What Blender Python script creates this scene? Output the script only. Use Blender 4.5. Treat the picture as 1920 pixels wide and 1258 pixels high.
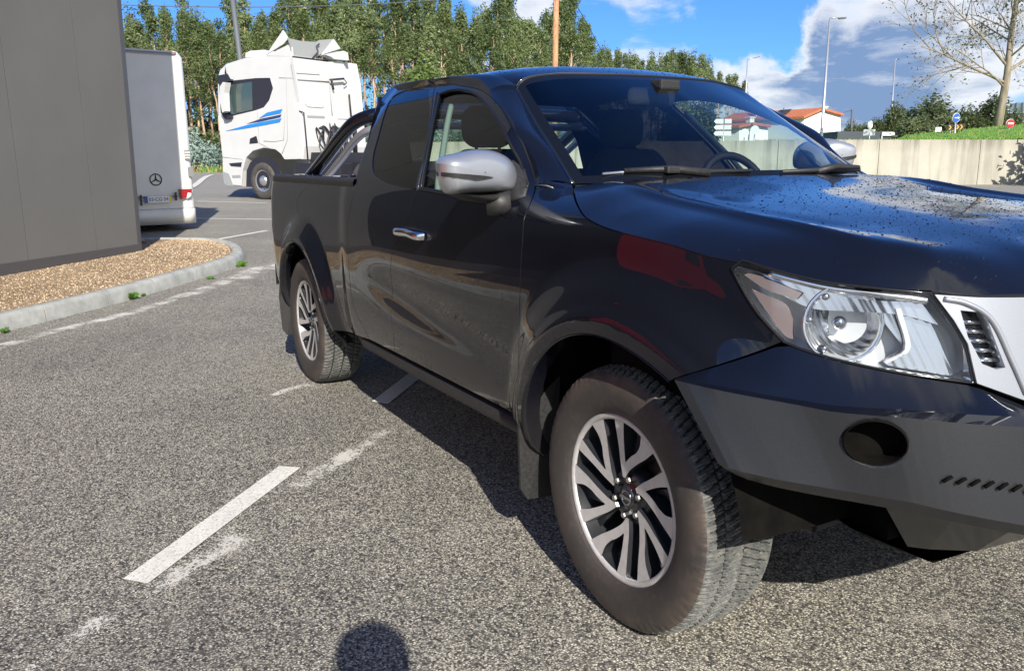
import bpy, bmesh, math, random
import numpy as np
from mathutils import Vector, Matrix
from mathutils.geometry import delaunay_2d_cdt
random.seed(7); RNG = np.random.default_rng(7)
for o in list(bpy.data.objects): bpy.data.objects.remove(o)
SC = bpy.context.scene; COL = SC.collection
R = math.radians
# ------------------------------------------------------------------ camera, sky, sun, exposure
FPX, CX, CY = 1555.0, 960.0, 629.0
CAM = np.array([1.758, -2.212, 1.307])
def cam_axes(yaw, pitch, roll):
    cy, sy, cp, sp = math.cos(yaw), math.sin(yaw), math.cos(pitch), math.sin(pitch)
    f = np.array([cy*cp, sy*cp, sp]); r = np.array([sy, -cy, 0.]); u = np.cross(r, f)
    cr, sr = math.cos(roll), math.sin(roll)
    return np.array([cr*r+sr*u, -sr*r+cr*u, f])
AX = cam_axes(R(150.79), R(-11.9), R(-0.43))
cd = bpy.data.cameras.new('camera'); cam = bpy.data.objects.new('camera', cd); COL.objects.link(cam)
cd.sensor_width = 36.0; cd.lens = FPX/1920*36.0; cd.clip_start = 0.05; cd.clip_end = 5000
cam.matrix_world = Matrix(((AX[0][0], AX[1][0], -AX[2][0], CAM[0]), (AX[0][1], AX[1][1], -AX[2][1], CAM[1]),
                           (AX[0][2], AX[1][2], -AX[2][2], CAM[2]), (0, 0, 0, 1)))
SC.camera = cam
SC.view_settings.view_transform = 'Standard'; SC.view_settings.look = 'None'
SC.view_settings.exposure = 0.70; SC.view_settings.gamma = 1.0
SUN_EL, SUN_AZ = 33.0, -15.5          # azimuth counted from +X towards +Y
sd = np.array([math.cos(R(SUN_EL))*math.cos(R(SUN_AZ)), math.cos(R(SUN_EL))*math.sin(R(SUN_AZ)), math.sin(R(SUN_EL))])
sl = bpy.data.lights.new('sun', 'SUN'); sl.energy = 4.6; sl.angle = R(0.5); sl.color = (1.0, 0.94, 0.84)
so = bpy.data.objects.new('sun', sl); COL.objects.link(so); so.location = (0, 0, 50)
so.rotation_euler = Vector(sd).to_track_quat('Z', 'Y').to_euler()

class NT:
    """tiny node-tree builder"""
    def __init__(s, tree): s.t = tree; s.N = tree.nodes; s.L = tree.links
    def n(s, typ, **kw):
        x = s.N.new(typ)
        for k, v in kw.items():
            if k[0] == '_': setattr(x, k[1:], v)
        return x
    def put(s, sock, v):
        if v is None: return
        if hasattr(v, 'is_output'): s.L.new(v, sock)
        else:
            if sock.type == 'RGBA' and not np.isscalar(v) and len(v) == 3: v = (*v, 1)
            sock.default_value = v
    def m(s, op, a, b=None, c=None, clamp=False):
        x = s.N.new('ShaderNodeMath'); x.operation = op; x.use_clamp = clamp
        for i, v in enumerate((a, b, c)): s.put(x.inputs[i], v)
        return x.outputs[0]
    def vm(s, op, a, b=None):
        x = s.N.new('ShaderNodeVectorMath'); x.operation = op
        s.put(x.inputs[0], a)
        if b is not None: s.put(x.inputs[1], b)
        return x.outputs['Value'] if op in ('DOT_PRODUCT', 'LENGTH', 'DISTANCE') else x.outputs[0]
    def mix(s, f, a, b, bl='MIX'):
        x = s.N.new('ShaderNodeMix'); x.data_type = 'RGBA'; x.blend_type = bl
        s.put(x.inputs[0], f); s.put(x.inputs[6], a); s.put(x.inputs[7], b); return x.outputs[2]
    def noise(s, vec, scale, det=3, rough=.55, dist=0.0, color=False):
        x = s.N.new('ShaderNodeTexNoise'); s.put(x.inputs['Vector'], vec)
        x.inputs['Scale'].default_value = scale; x.inputs['Detail'].default_value = det
        x.inputs['Roughness'].default_value = rough; x.inputs['Distortion'].default_value = dist
        return x.outputs[1] if color else x.outputs[0]
    def vor(s, vec, scale, out='Distance', feat='F1', rand=1.0):
        x = s.N.new('ShaderNodeTexVoronoi'); x.feature = feat; s.put(x.inputs['Vector'], vec)
        x.inputs['Scale'].default_value = scale; x.inputs['Randomness'].default_value = rand
        return x.outputs[out]
    def ramp(s, f, stops, interp='LINEAR'):
        x = s.N.new('ShaderNodeValToRGB'); s.put(x.inputs[0], f); cr = x.color_ramp; cr.interpolation = interp
        while len(cr.elements) < len(stops): cr.elements.new(0.5)
        for e, (p, c) in zip(cr.elements, stops):
            e.position = p; e.color = (c, c, c, 1) if np.isscalar(c) else (*c, 1)
        return x.outputs[0]
    def mr(s, v, a, b, c=0.0, d=1.0, smooth=False):
        x = s.N.new('ShaderNodeMapRange'); x.interpolation_type = 'SMOOTHSTEP' if smooth else 'LINEAR'
        for i, q in enumerate((v, a, b, c, d)): s.put(x.inputs[i], q)
        return x.outputs[0]
    def map(s, vec, sc=(1, 1, 1), loc=(0, 0, 0), rot=(0, 0, 0)):
        x = s.N.new('ShaderNodeMapping'); s.put(x.inputs[0], vec)
        x.inputs['Scale'].default_value = sc; x.inputs['Location'].default_value = loc; x.inputs['Rotation'].default_value = rot
        return x.outputs[0]
    def obj(s): return s.N.new('ShaderNodeTexCoord').outputs['Object']
    def pos(s): return s.N.new('ShaderNodeNewGeometry').outputs['Position']
    def bump(s, h, st=.3, dist=.01, nrm=None):
        x = s.N.new('ShaderNodeBump'); x.inputs['Strength'].default_value = st; x.inputs['Distance'].default_value = dist
        s.put(x.inputs['Height'], h)
        if nrm is not None: s.put(x.inputs['Normal'], nrm)
        return x.outputs[0]

def pdir(u, v):                       # direction of a photo pixel (used to put clouds where they stood in the sky)
    d = AX[2] + (u-CX)/FPX*AX[0] - (v-CY)/FPX*AX[1]; return d/np.linalg.norm(d)
W = bpy.data.worlds.new('World'); SC.world = W; W.use_nodes = True
w = NT(W.node_tree); w.N.clear()
sky = w.n('ShaderNodeTexSky'); sky.sky_type = 'NISHITA'; sky.sun_disc = False
sky.sun_elevation = R(SUN_EL); sky.sun_rotation = math.atan2(sd[0], sd[1]); sky.altitude = 50; sky.dust_density = .35; sky.ozone_density = 2.2
SKY_K, CLOUD_K = 0.10, 1.0
tc = w.n('ShaderNodeTexCoord').outputs['Generated']
nz = w.vm('NORMALIZE', tc)
sep = w.n('ShaderNodeSeparateXYZ'); w.put(sep.inputs[0], nz)
zc = w.m('MAXIMUM', sep.outputs[2], 0.0)
dz = w.m('ADD', zc, 0.22)
cmb = w.n('ShaderNodeCombineXYZ')
w.put(cmb.inputs[0], w.m('DIVIDE', sep.outputs[0], dz)); w.put(cmb.inputs[1], w.m('DIVIDE', sep.outputs[1], dz)); w.put(cmb.inputs[2], w.m('MULTIPLY', sep.outputs[2], 3.5))
cv = cmb.outputs[0]
n1 = w.noise(w.map(cv, loc=(3.1, 1.7, .4)), 1.7, 9, .60, .35)
n2 = w.noise(w.map(cv, loc=(7.3, 2.2, 5.4)), 3.2, 7, .62, .3)
wob = w.vm('MULTIPLY', w.vm('SUBTRACT', w.noise(nz, 7.0, 7, .62, color=True), (.5, .5, .5)), (.16, .16, .12)); nzw = w.vm('NORMALIZE', w.vm('ADD', nz, wob))
def lump(u, v, rad, amp):             # soft patch round a direction
    d = pdir(u, v); dt = w.vm('DOT_PRODUCT', nzw, tuple(d))
    return w.mr(dt, math.cos(R(rad)), 1.0, 0.0, amp, True)
def addup(L):
    a = L[0]
    for b in L[1:]: a = w.m('ADD', a, b)
    return a
cov = w.mr(n1, .30, .70, -.55, .95)
cov = addup([cov, w.mr(sep.outputs[2], .02, .30, .40, .0), w.mr(sep.outputs[2], .26, .50, 0, -1.5), w.mr(sep.outputs[0], .15, .55, 0, 1.9, True),  # x term: extra unseen cloud added behind the camera to whiten the fill light
    lump(1620, 110, 9, .62), lump(1740, 60, 8, .40), lump(1900, 60, 9, .3), lump(1250, 40, 5, .5), lump(1400, 135, 2.6, .7), lump(1480, 190, 6, .6), lump(860, 20, 2.2, .7), lump(1010, 20, 2.6, .7),
    lump(1420, 60, 4.2, -1.15), lump(1130, 60, 2.5, -.5), lump(1400, -330, 17, -1.3), lump(560, -20, 15, -1.4), lump(200, -40, 14, -1.2)])
mask = w.mr(cov, .02, .80, 0, 1, True)
dark = addup([lump(1610, 130, 6.5, .62), lump(1540, 100, 4, .2), lump(1680, 170, 4.5, .35), lump(1220, 20, 6, .25), w.mr(n2, .32, .68, -.45, .75)])
dark = w.m('MULTIPLY', dark, w.mr(cov, .6, 1.2, 0, 1))
ccol = w.mix(w.mr(dark, 0, 1, 0, 1), (.95, .97, 1.0), (.23, .34, .56))
mul = w.mix(1.0, ccol, (CLOUD_K*.62,)*3, 'MULTIPLY')
skyc = w.mix(1.0, sky.outputs[0], (SKY_K*.27, SKY_K*.53, SKY_K*.98), 'MULTIPLY')
final = w.mix(w.m('MULTIPLY', mask, .92), skyc, mul)
bg = w.n('ShaderNodeBackground'); w.put(bg.inputs[0], final); bg.inputs[1].default_value = 1.0
wo = w.n('ShaderNodeOutputWorld'); w.L.new(bg.outputs[0], wo.inputs[0])

# ------------------------------------------------------------------ pixel <-> world helpers
def proj(P):
    q = (np.atleast_2d(P)-CAM)@AX.T
    return np.c_[CX+FPX*q[:, 0]/q[:, 2], CY-FPX*q[:, 1]/q[:, 2]]
def rayd(u, v): return AX[2]+(u-CX)/FPX*AX[0]-(v-CY)/FPX*AX[1]
def bp(u, v, D): return CAM+D*rayd(u, v)
FH = np.array([-.8728, .4880, 0.0])
def gh(x, y):                          # gentle rise of the car park away from the truck
    d = (np.asarray(x)-CAM[0])*FH[0]+(np.asarray(y)-CAM[1])*FH[1]-7.5
    return .0195*(np.sqrt(d*d+4)+d)/2-.004
def gpt(u, v, h=0.0):
    d = rayd(u, v); t = 5.0
    for _ in range(60):
        P = CAM+t*d; t = t+ (float(gh(P[0], P[1]))+h-P[2])/d[2]*.7
        t = min(max(t, .5), 400)
    return CAM+t*d
def on_plane(u, v, n, p0):
    n = np.asarray(n, float); d = rayd(u, v); return CAM+d*(np.dot(np.asarray(p0)-CAM, n)/np.dot(d, n))

# ------------------------------------------------------------------ object helpers
def tag(o, label=None, cat=None, group=None, kind=None):
    if label: o['label'] = label
    if cat: o['category'] = cat
    if group: o['group'] = group
    if kind: o['kind'] = kind
    return o
def empty(name, loc=(0, 0, 0), rz=0, **k):
    o = bpy.data.objects.new(name, None); COL.objects.link(o); o.location = loc; o.rotation_euler = (0, 0, rz)
    return tag(o, **k)
def mesh_obj(name, V, F, mats, parent=None, smooth=False, mi=None, world=False):
    me = bpy.data.meshes.new(name); me.from_pydata([tuple(map(float, p)) for p in V], [], [tuple(int(i) for i in f) for f in F])
    mats = mats if isinstance(mats, (list, tuple)) else [mats]
    for m in mats: me.materials.append(m)
    if mi is not None: me.polygons.foreach_set('material_index', np.asarray(mi, dtype=np.int32))
    if smooth: me.polygons.foreach_set('use_smooth', np.ones(len(me.polygons), dtype=bool))
    me.update()
    o = bpy.data.objects.new(name, me); COL.objects.link(o)
    if parent is not None: o.parent = parent
    return o
class MB:
    def __init__(s): s.V = []; s.F = []; s.MI = []; s.S = []
    def add(s, V, F, mi=0, sm=False):
        b = len(s.V); s.V += [tuple(v) for v in V]
        for f in F: s.F.append(tuple(i+b for i in f)); s.MI.append(mi); s.S.append(sm)
        return s
    def box(s, a, b, mi=0, bev=0.0, M=None):
        a = np.array(a, float); b = np.array(b, float)
        if bev <= 0:
            V = [(x, y, z) for z in (a[2], b[2]) for y in (a[1], b[1]) for x in (a[0], b[0])]
            F = [(0, 2, 3, 1), (4, 5, 7, 6), (0, 1, 5, 4), (2, 6, 7, 3), (0, 4, 6, 2), (1, 3, 7, 5)]
        else:
            bm = bmesh.new(); bmesh.ops.create_cube(bm, size=1)
            for v in bm.verts: v.co = Vector(((a+b)/2+np.array(v.co)*(b-a)))
            bmesh.ops.bevel(bm, geom=bm.edges[:], offset=bev, segments=2, affect='EDGES', profile=.6)
            V = [tuple(v.co) for v in bm.verts]; bm.verts.index_update(); F = [tuple(v.index for v in f.verts) for f in bm.faces]; bm.free()
        if M is not None: V = [tuple(M@Vector(v)) for v in V]
        return s.add(V, F, mi, False)
    def tube(s, pts, r, n=10, mi=0, cap=True, sq=1.0):
        P = [np.array(p, float) for p in pts]; rs = [r]*len(P) if np.isscalar(r) else list(r)
        V = []; F = []; ref = None
        for i, p in enumerate(P):
            t = P[min(i+1, len(P)-1)]-P[max(i-1, 0)]; t /= (np.linalg.norm(t)+1e-9)
            if ref is None: ref = np.array([0, 0, 1.]) if abs(t[2]) < .9 else np.array([1., 0, 0])
            a = np.cross(t, ref); a /= np.linalg.norm(a)+1e-9; c = np.cross(a, t); ref = c
            for k in range(n):
                th = 2*math.pi*k/n; V.append(p+rs[i]*(math.cos(th)*a+math.sin(th)*c*sq))
        for i in range(len(P)-1):
            for k in range(n): F.append((i*n+k, i*n+(k+1) % n, (i+1)*n+(k+1) % n, (i+1)*n+k))
        b = len(s.V); s.add(V, F, mi, True)
        if cap:
            s.F.append(tuple(b+k for k in range(n))[::-1]); s.MI.append(mi); s.S.append(False)
            s.F.append(tuple(b+(len(P)-1)*n+k for k in range(n))); s.MI.append(mi); s.S.append(False)
        return s
    def lathe(s, prof, n=32, mi=0, ax='z', o=(0, 0, 0), sm=True):   # prof: (radius, height)
        V = []; F = []
        for (r_, h) in prof:
            for k in range(n):
                th = 2*math.pi*k/n; c, q = r_*math.cos(th), r_*math.sin(th)
                V.append({'z': (c, q, h), 'y': (c, h, q), 'x': (h, c, q)}[ax])
        V = [tuple(np.array(v)+np.array(o)) for v in V]
        for i in range(len(prof)-1):
            for k in range(n): F.append((i*n+k, i*n+(k+1) % n, (i+1)*n+(k+1) % n, (i+1)*n+k))
        return s.add(V, F, mi, sm)
    def prism(s, pts, d, mi=0, mi_side=None):     # 3-D polygon extruded by vector d
        P = [np.array(p, float) for p in pts]; d = np.array(d, float); n = len(P)
        V = P+[p+d for p in P]; b = len(s.V); s.V += [tuple(v) for v in V]
        s.F += [tuple(b+i for i in range(n)), tuple(b+n+i for i in range(n))[::-1]]; s.MI += [mi, mi]; s.S += [False]*2
        for i in range(n):
            s.F.append((b+i, b+n+i, b+n+(i+1) % n, b+(i+1) % n)); s.MI.append(mi if mi_side is None else mi_side); s.S.append(False)
        return s
    def grid(s, G, mi=0, sm=True):                 # G: array (a,b,3)
        G = np.asarray(G); a, b = G.shape[:2]
        F = [(i*b+j, i*b+j+1, (i+1)*b+j+1, (i+1)*b+j) for i in range(a-1) for j in range(b-1)]
        return s.add(G.reshape(-1, 3), F, mi, sm)
    def build(s, name, mats, parent=None, fix=True, M=None):
        V = s.V if M is None else [tuple(M@Vector(v)) for v in s.V]
        o = mesh_obj(name, V, s.F, mats, parent, mi=s.MI)
        o.data.polygons.foreach_set('use_smooth', np.array(s.S, dtype=bool))
        if fix:
            bm = bmesh.new(); bm.from_mesh(o.data); bmesh.ops.recalc_face_normals(bm, faces=bm.faces[:]); bm.to_mesh(o.data); bm.free()
        return o
def text_mesh(name, txt, size, mat, parent, M, depth=.002, align='CENTER'):
    c = bpy.data.curves.new(name, 'FONT'); c.body = txt; c.size = size; c.align_x = align; c.align_y = 'CENTER'; c.extrude = depth
    t = bpy.data.objects.new(name, c); dg = bpy.context.evaluated_depsgraph_get()
    COL.objects.link(t); dg.update(); me = bpy.data.meshes.new_from_object(t.evaluated_get(bpy.context.evaluated_depsgraph_get()))
    bpy.data.objects.remove(t); me.materials.clear(); me.materials.append(mat); me.transform(M)
    o = bpy.data.objects.new(name, me); COL.objects.link(o); o.parent = parent; return o
def copy_tree(o, parent=None):
    c = o.copy(); COL.objects.link(c)
    if parent is not None: c.parent = parent
    for ch in list(o.children): copy_tree(ch, c)
    return c
def catmull(P, n=12):
    P = np.asarray(P, float)
    if len(P) < 3: return np.array([P[0]+(P[-1]-P[0])*t for t in np.linspace(0, 1, n+1)])
    Q = np.vstack([2*P[0]-P[1], P, 2*P[-1]-P[-2]]); out = []
    for i in range(len(P)-1):
        p0, p1, p2, p3 = Q[i:i+4]
        d = [max(np.linalg.norm(b-a)**.5, 1e-6) for a, b in ((p0, p1), (p1, p2), (p2, p3))]   # centripetal
        t0, t1 = 0, d[0]; t2 = t1+d[1]; t3 = t2+d[2]
        for t in np.linspace(t1, t2, n, endpoint=False):
            A1 = (t1-t)/(t1-t0)*p0+(t-t0)/(t1-t0)*p1; A2 = (t2-t)/(t2-t1)*p1+(t-t1)/(t2-t1)*p2; A3 = (t3-t)/(t3-t2)*p2+(t-t2)/(t3-t2)*p3
            B1 = (t2-t)/(t2-t0)*A1+(t-t0)/(t2-t0)*A2; B2 = (t3-t)/(t3-t1)*A2+(t-t1)/(t3-t1)*A3
            out.append((t2-t)/(t2-t1)*B1+(t-t1)/(t2-t1)*B2)
    out.append(P[-1]); return np.array(out)
def resample(P, n):
    P = np.asarray(P, float); s = np.r_[0, np.cumsum(np.linalg.norm(np.diff(P, axis=0), axis=1))]
    t = np.linspace(0, s[-1], n); return np.stack([np.interp(t, s, P[:, k]) for k in range(P.shape[1])], 1)
def pip(poly, pts):
    x, y = pts[:, 0], pts[:, 1]; ins = np.zeros(len(pts), bool); n = len(poly)
    for i in range(n):
        (x1, y1), (x2, y2) = poly[i], poly[(i+1) % n]
        if y1 == y2: continue
        c = (y1 > y) != (y2 > y); ins ^= c & (x < (x2-x1)*(y-y1)/(y2-y1)+x1)
    return ins
def inset(P, d):
    P = np.asarray(P, float); A = np.roll(P, 1, 0); B = np.roll(P, -1, 0)
    area = .5*np.sum(P[:, 0]*B[:, 1]-B[:, 0]*P[:, 1]); sg = 1 if area > 0 else -1
    def nrm(e): e = e/(np.linalg.norm(e, axis=1, keepdims=True)+1e-12); return np.c_[-e[:, 1], e[:, 0]]*sg
    n1, n2 = nrm(P-A), nrm(B-P); b = n1+n2; k = np.maximum((b*n1).sum(1, keepdims=True), .6); return P+b/k*d
def panel(name, outline, fmap, mat, parent, step=.014, thick=.018, holes=(), gap=.0022, out=None, mirror=False, back=None, close=True, lab=None):
    """curved sheet cut to an outline in the (a,b) plane of a smooth surface fmap(a,b)->xyz, with exact normals and real thickness"""
    def clean(P):
        P = [np.array(p) for p in P]; Q = [P[0]]
        for p in P[1:]:
            if np.linalg.norm(p-Q[-1]) > 1e-4: Q.append(p)
        if np.linalg.norm(Q[0]-Q[-1]) < 1e-4: Q.pop()
        return np.array(Q)
    def dens(P):
        o = []; n = len(P)
        for i in range(n):
            a, b = P[i], P[(i+1) % n]; k = max(1, int(np.linalg.norm(b-a)/step)); o += [a+(b-a)*j/k for j in range(k)]
        return np.array(o)
    loops = [dens(clean(inset(clean(outline), gap)))]+[dens(clean(inset(clean(h), -gap))) for h in holes]
    lo, hi = loops[0].min(0), loops[0].max(0)
    gx, gy = np.meshgrid(np.arange(lo[0]+step/2, hi[0], step), np.arange(lo[1]+step/2, hi[1], step*.87)); gx[1::2] += step/2
    g = np.c_[gx.ravel(), gy.ravel()]; k = pip(loops[0], g)
    for h in loops[1:]: k &= ~pip(h, g)
    g = g[k]; bd = np.vstack(loops)
    kk = np.ones(len(g), bool)
    for c in range(0, len(g), 2000):
        dd = ((g[c:c+2000, None, :]-bd[None])**2).sum(2).min(1); kk[c:c+2000] = dd > (.45*step)**2
    g = g[kk]; pts = np.vstack([bd, g]); ed = []; b0 = 0
    for L in loops: ed += [(b0+i, b0+(i+1) % len(L)) for i in range(len(L))]; b0 += len(L)
    vs, _, fs, *_ = delaunay_2d_cdt([Vector(p) for p in pts], ed, [], 0, 1e-7)
    vs = np.array([tuple(v) for v in vs]); fs = np.array([f for f in fs if len(f) == 3])
    c = vs[fs].mean(1); k = pip(loops[0], c)
    for h in loops[1:]: k &= ~pip(h, c)
    fs = fs[k]; e = 1e-3
    P = fmap(vs[:, 0], vs[:, 1]); T1 = fmap(vs[:, 0]+e, vs[:, 1])-fmap(vs[:, 0]-e, vs[:, 1]); T2 = fmap(vs[:, 0], vs[:, 1]+e)-fmap(vs[:, 0], vs[:, 1]-e)
    N = np.cross(T1, T2); N /= np.linalg.norm(N, axis=1, keepdims=True)+1e-12
    O = out(P) if callable(out) else np.tile(np.array(out, float), (len(P), 1))
    if (N*O).sum() < 0: N = -N
    fn = np.cross(P[fs[:, 1]]-P[fs[:, 0]], P[fs[:, 2]]-P[fs[:, 0]]); fl = (fn*N[fs[:, 0]]).sum(1) < 0
    fs[fl] = fs[fl][:, ::-1]
    if mirror: P = P*[1, -1, 1]; N = N*[1, -1, 1]; fs = fs[:, ::-1]
    n = len(P); F = [tuple(f) for f in fs]; MI = [0]*len(F); LN = [N[i] for f in fs for i in f]
    if close:
        B = P-N*thick; cnt = {}
        for f in fs:
            for i in range(3):
                a, b = int(f[i]), int(f[(i+1) % 3]); cnt[(a, b)] = 1
        edges = [(a, b) for (a, b) in cnt if (b, a) not in cnt]
        V = np.vstack([P, B])
        for f in fs: F.append(tuple(int(i)+n for i in f[::-1])); MI.append(1); LN += [-N[i] for i in f[::-1]]
        for a, b in edges:
            F.append((b, a, a+n, b+n)); MI.append(0); q = np.cross(V[a]-V[b], V[a+n]-V[b]); q /= np.linalg.norm(q)+1e-12
            # soft edge: the rim of the sheet takes a normal between face and flange so it glints like a rolled edge
            LN += [(N[b]*.5+q)/np.linalg.norm(N[b]*.5+q), (N[a]*.5+q)/np.linalg.norm(N[a]*.5+q), q, q]
    else: V = P
    o = mesh_obj(name, V, F, [mat, back or mat], parent, smooth=True, mi=MI)
    o.data.normals_split_custom_set([tuple(map(float, q)) for q in LN])
    if lab: o['label'] = lab
    return o

# ------------------------------------------------------------------ materials
MATS = {}
def pbsdf(name, col=(.5, .5, .5), rough=.5, metal=0.0, coat=0.0, coatr=.03, spec=None, build=None, trans=0.0, ior=None, emis=None):
    m = bpy.data.materials.new(name); m.use_nodes = True; t = NT(m.node_tree); b = t.N['Principled BSDF']
    b.inputs['Base Color'].default_value = (*col, 1); b.inputs['Roughness'].default_value = rough; b.inputs['Metallic'].default_value = metal
    b.inputs['Coat Weight'].default_value = coat; b.inputs['Coat IOR'].default_value = 1.50 if name == 'black_paint' else 1.5; b.inputs['Coat Roughness'].default_value = coatr
    if spec is not None: b.inputs['Specular IOR Level'].default_value = spec
    if ior: b.inputs['IOR'].default_value = ior
    b.inputs['Transmission Weight'].default_value = trans
    if emis: b.inputs['Emission Color'].default_value = (*emis[0], 1); b.inputs['Emission Strength'].default_value = emis[1]
    if build: build(t, b)
    MATS[name] = m; return m
def nb(scale, amt, c1, c2, rough=None, bmp=0, det=4, bs=None):        # noisy base colour with optional bump
    def f(t, b):
        p = t.obj(); n = t.noise(p, scale, det); t.put(b.inputs['Base Color'], t.mix(t.mr(n, .5-amt, .5+amt), c1, c2))
        if rough: t.put(b.inputs['Roughness'], t.mr(n, .3, .7, rough[0], rough[1]))
        if bmp: t.put(b.inputs['Normal'], t.bump(t.noise(p, bs or scale*3, 4), bmp, .01))
    return f
def glass_mat(name, tint, refl=1.5, rough=0.0):
    m = bpy.data.materials.new(name); m.use_nodes = True; t = NT(m.node_tree); t.N.clear()
    tr = t.n('ShaderNodeBsdfTransparent'); tr.inputs[0].default_value = (*tint, 1)
    gl = t.n('ShaderNodeBsdfGlossy'); gl.inputs['Roughness'].default_value = rough; gl.inputs[0].default_value = (1, 1, 1, 1)
    fr = t.n('ShaderNodeLayerWeight'); fr.inputs[0].default_value = .5; f0 = ((refl-1)/(refl+1))**2; fac_ = t.m('ADD', f0, t.m('MULTIPLY', t.m('POWER', fr.outputs['Facing'], 5.0), 1-f0))
    mx = t.n('ShaderNodeMixShader'); t.L.new(fac_, mx.inputs[0]); t.L.new(tr.outputs[0], mx.inputs[1]); t.L.new(gl.outputs[0], mx.inputs[2])
    o = t.n('ShaderNodeOutputMaterial'); t.L.new(mx.outputs[0], o.inputs[0]); MATS[name] = m; return m
def f_paint(t, b):
    p = t.obj(); n = t.noise(p, 2.2, 2, .4); n2 = t.noise(p, 260, 2)
    d = t.noise(t.map(p, sc=(1, 1, 1)), 5, 5, .6); sp = t.n('ShaderNodeSeparateXYZ'); t.put(sp.inputs[0], p)
    dust = t.m('MULTIPLY', t.mr(sp.outputs[2], .75, .40, 0, 1, True), t.mr(d, .35, .7, .25, 1))   # road film kicked up along the sill
    t.put(b.inputs['Base Color'], t.mix(t.m('MULTIPLY', dust, .10), (.0045, .0055, .010), (.16, .13, .10)))
    t.put(b.inputs['Roughness'], t.mr(d, .3, .7, .28, .38))
    t.put(b.inputs['Coat Roughness'], t.m('ADD', t.m('MULTIPLY', dust, .10), .012))
    t.put(b.inputs['Coat Normal'], t.bump(t.m('ADD', n, t.m('MULTIPLY', n2, .0008)), .09, .02))
pbsdf('black_paint', (.005, .006, .010), .32, 0, 1.0, .015, spec=.06, build=f_paint)
pbsdf('bumper_paint', (.014, .015, .018), .42, 0, .55, .14, spec=.18, build=nb(300, .3, (.011, .012, .014), (.018, .019, .022)))
pbsdf('black_plastic', (.016, .016, .017), .5, build=nb(90, .3, (.013, .013, .014), (.028, .027, .026), (.45, .62), .12))
pbsdf('gloss_plastic', (.01, .01, .011), .15)
pbsdf('rubber_seal', (.008, .008, .008), .45)
pbsdf('liner', (.005, .005, .005), .9, spec=.05, build=nb(14, .25, (.003, .003, .003), (.009, .008, .007), None, .3))
pbsdf('interior', (.012, .013, .015), .75, build=nb(120, .3, (.010, .011, .013), (.02, .021, .023), None, .15))
pbsdf('seat_cloth', (.010, .011, .014), .9, build=nb(200, .3, (.008, .009, .011), (.018, .018, .021), None, .3))
pbsdf('chrome', (.82, .83, .85), .06, 1.0)
pbsdf('dark_chrome', (.45, .46, .48), .12, 1.0)
pbsdf('silver_paint', (.42, .44, .48), .32, .60, .7, .05, build=nb(700, .4, (.33, .35, .385), (.48, .50, .54)))
pbsdf('alloy_face', (.50, .49, .48), .38, .35, .3, .1, build=nb(60, .35, (.48, .465, .455), (.62, .61, .60), (.30, .44)))
pbsdf('alloy_dark', (.035, .037, .043), .32, .45, .6, .08)
pbsdf('bolt_steel', (.55, .54, .52), .25, 1.0)
pbsdf('brake', (.10, .085, .075), .5, .8)

glass_mat('clear_glass', (.74, .84, .80), 1.5)
glass_mat('dark_glass', (.035, .036, .04), 1.5)
glass_mat('lens_glass', (.93, .95, .96), 1.45)
pbsdf('red_lens', (.30, .008, .01), .08, 0, .8, .02)
pbsdf('amber_lens', (.30, .235, .23), .15, .4, .8, .02)
def f_tyre(t, b):
    p = t.obj(); n = t.noise(p, 9, 5, .65); n2 = t.noise(p, 60, 4, .6)
    v = t.n('ShaderNodeSeparateXYZ'); t.put(v.inputs[0], p)
    rad = t.m('SQRT', t.m('ADD', t.m('MULTIPLY', v.outputs[0], v.outputs[0]), t.m('MULTIPLY', v.outputs[2], v.outputs[2])))
    mud = t.m('MULTIPLY', t.mr(rad, .30, .372, .15, 1), t.mr(n, .40, .62, 0.15, 1))
    face = t.mr(v.outputs[1], -.085, -.112, .45, 1)
    mud = t.m('MULTIPLY', mud, face)
    c = t.mix(mud, (.036, .033, .031), (.100, .076, .062)); c = t.mix(t.mr(n2, .5, .75, 0, .35), c, (.10, .078, .062))
    t.put(b.inputs['Base Color'], c); t.put(b.inputs['Normal'], t.bump(n2, .25, .003))
pbsdf('tyre_wall', (.03, .03, .03), .62, build=f_tyre)
def f_tread(t, b):
    p = t.obj(); n = t.noise(p, 30, 5, .65)
    t.put(b.inputs['Base Color'], t.mix(t.mr(n, .35, .68), (.065, .068, .068), (.145, .145, .13))); t.put(b.inputs['Normal'], t.bump(t.noise(p, 240, 3), .3, .002))
pbsdf('tyre_tread', (.07, .07, .07), .6, build=f_tread)
pbsdf('tyre_groove', (.012, .012, .012), .8)
pbsdf('white_plastic', (.75, .76, .78), .3)
# ================================================================== PICKUP: body surface
TR = empty('pickup_truck', label='black extended-cab pickup truck parked on the asphalt in the foreground, silver mirrors, wet bonnet', cat='pickup truck')
class HM:                                # monotone-ish cubic through knots
    def __init__(s, x, y):
        s.x = np.array(x, float); s.y = np.array(y, float); h = np.diff(s.x); d = np.diff(s.y)/h
        m = np.r_[d[0], (d[:-1]*h[1:]+d[1:]*h[:-1])/(h[:-1]+h[1:]), d[-1]]; s.m = m
    def __call__(s, q):
        q = np.asarray(q, float); qc = np.clip(q, s.x[0], s.x[-1]); i = np.clip(np.searchsorted(s.x, qc)-1, 0, len(s.x)-2)
        h = s.x[i+1]-s.x[i]; t = (qc-s.x[i])/h
        r = (2*t**3-3*t*t+1)*s.y[i]+(t**3-2*t*t+t)*h*s.m[i]+(-2*t**3+3*t*t)*s.y[i+1]+(t**3-t*t)*h*s.m[i+1]
        return r+np.where(q < s.x[0], (q-s.x[0])*s.m[0], 0)+np.where(q > s.x[-1], (q-s.x[-1])*s.m[-1], 0)
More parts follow.
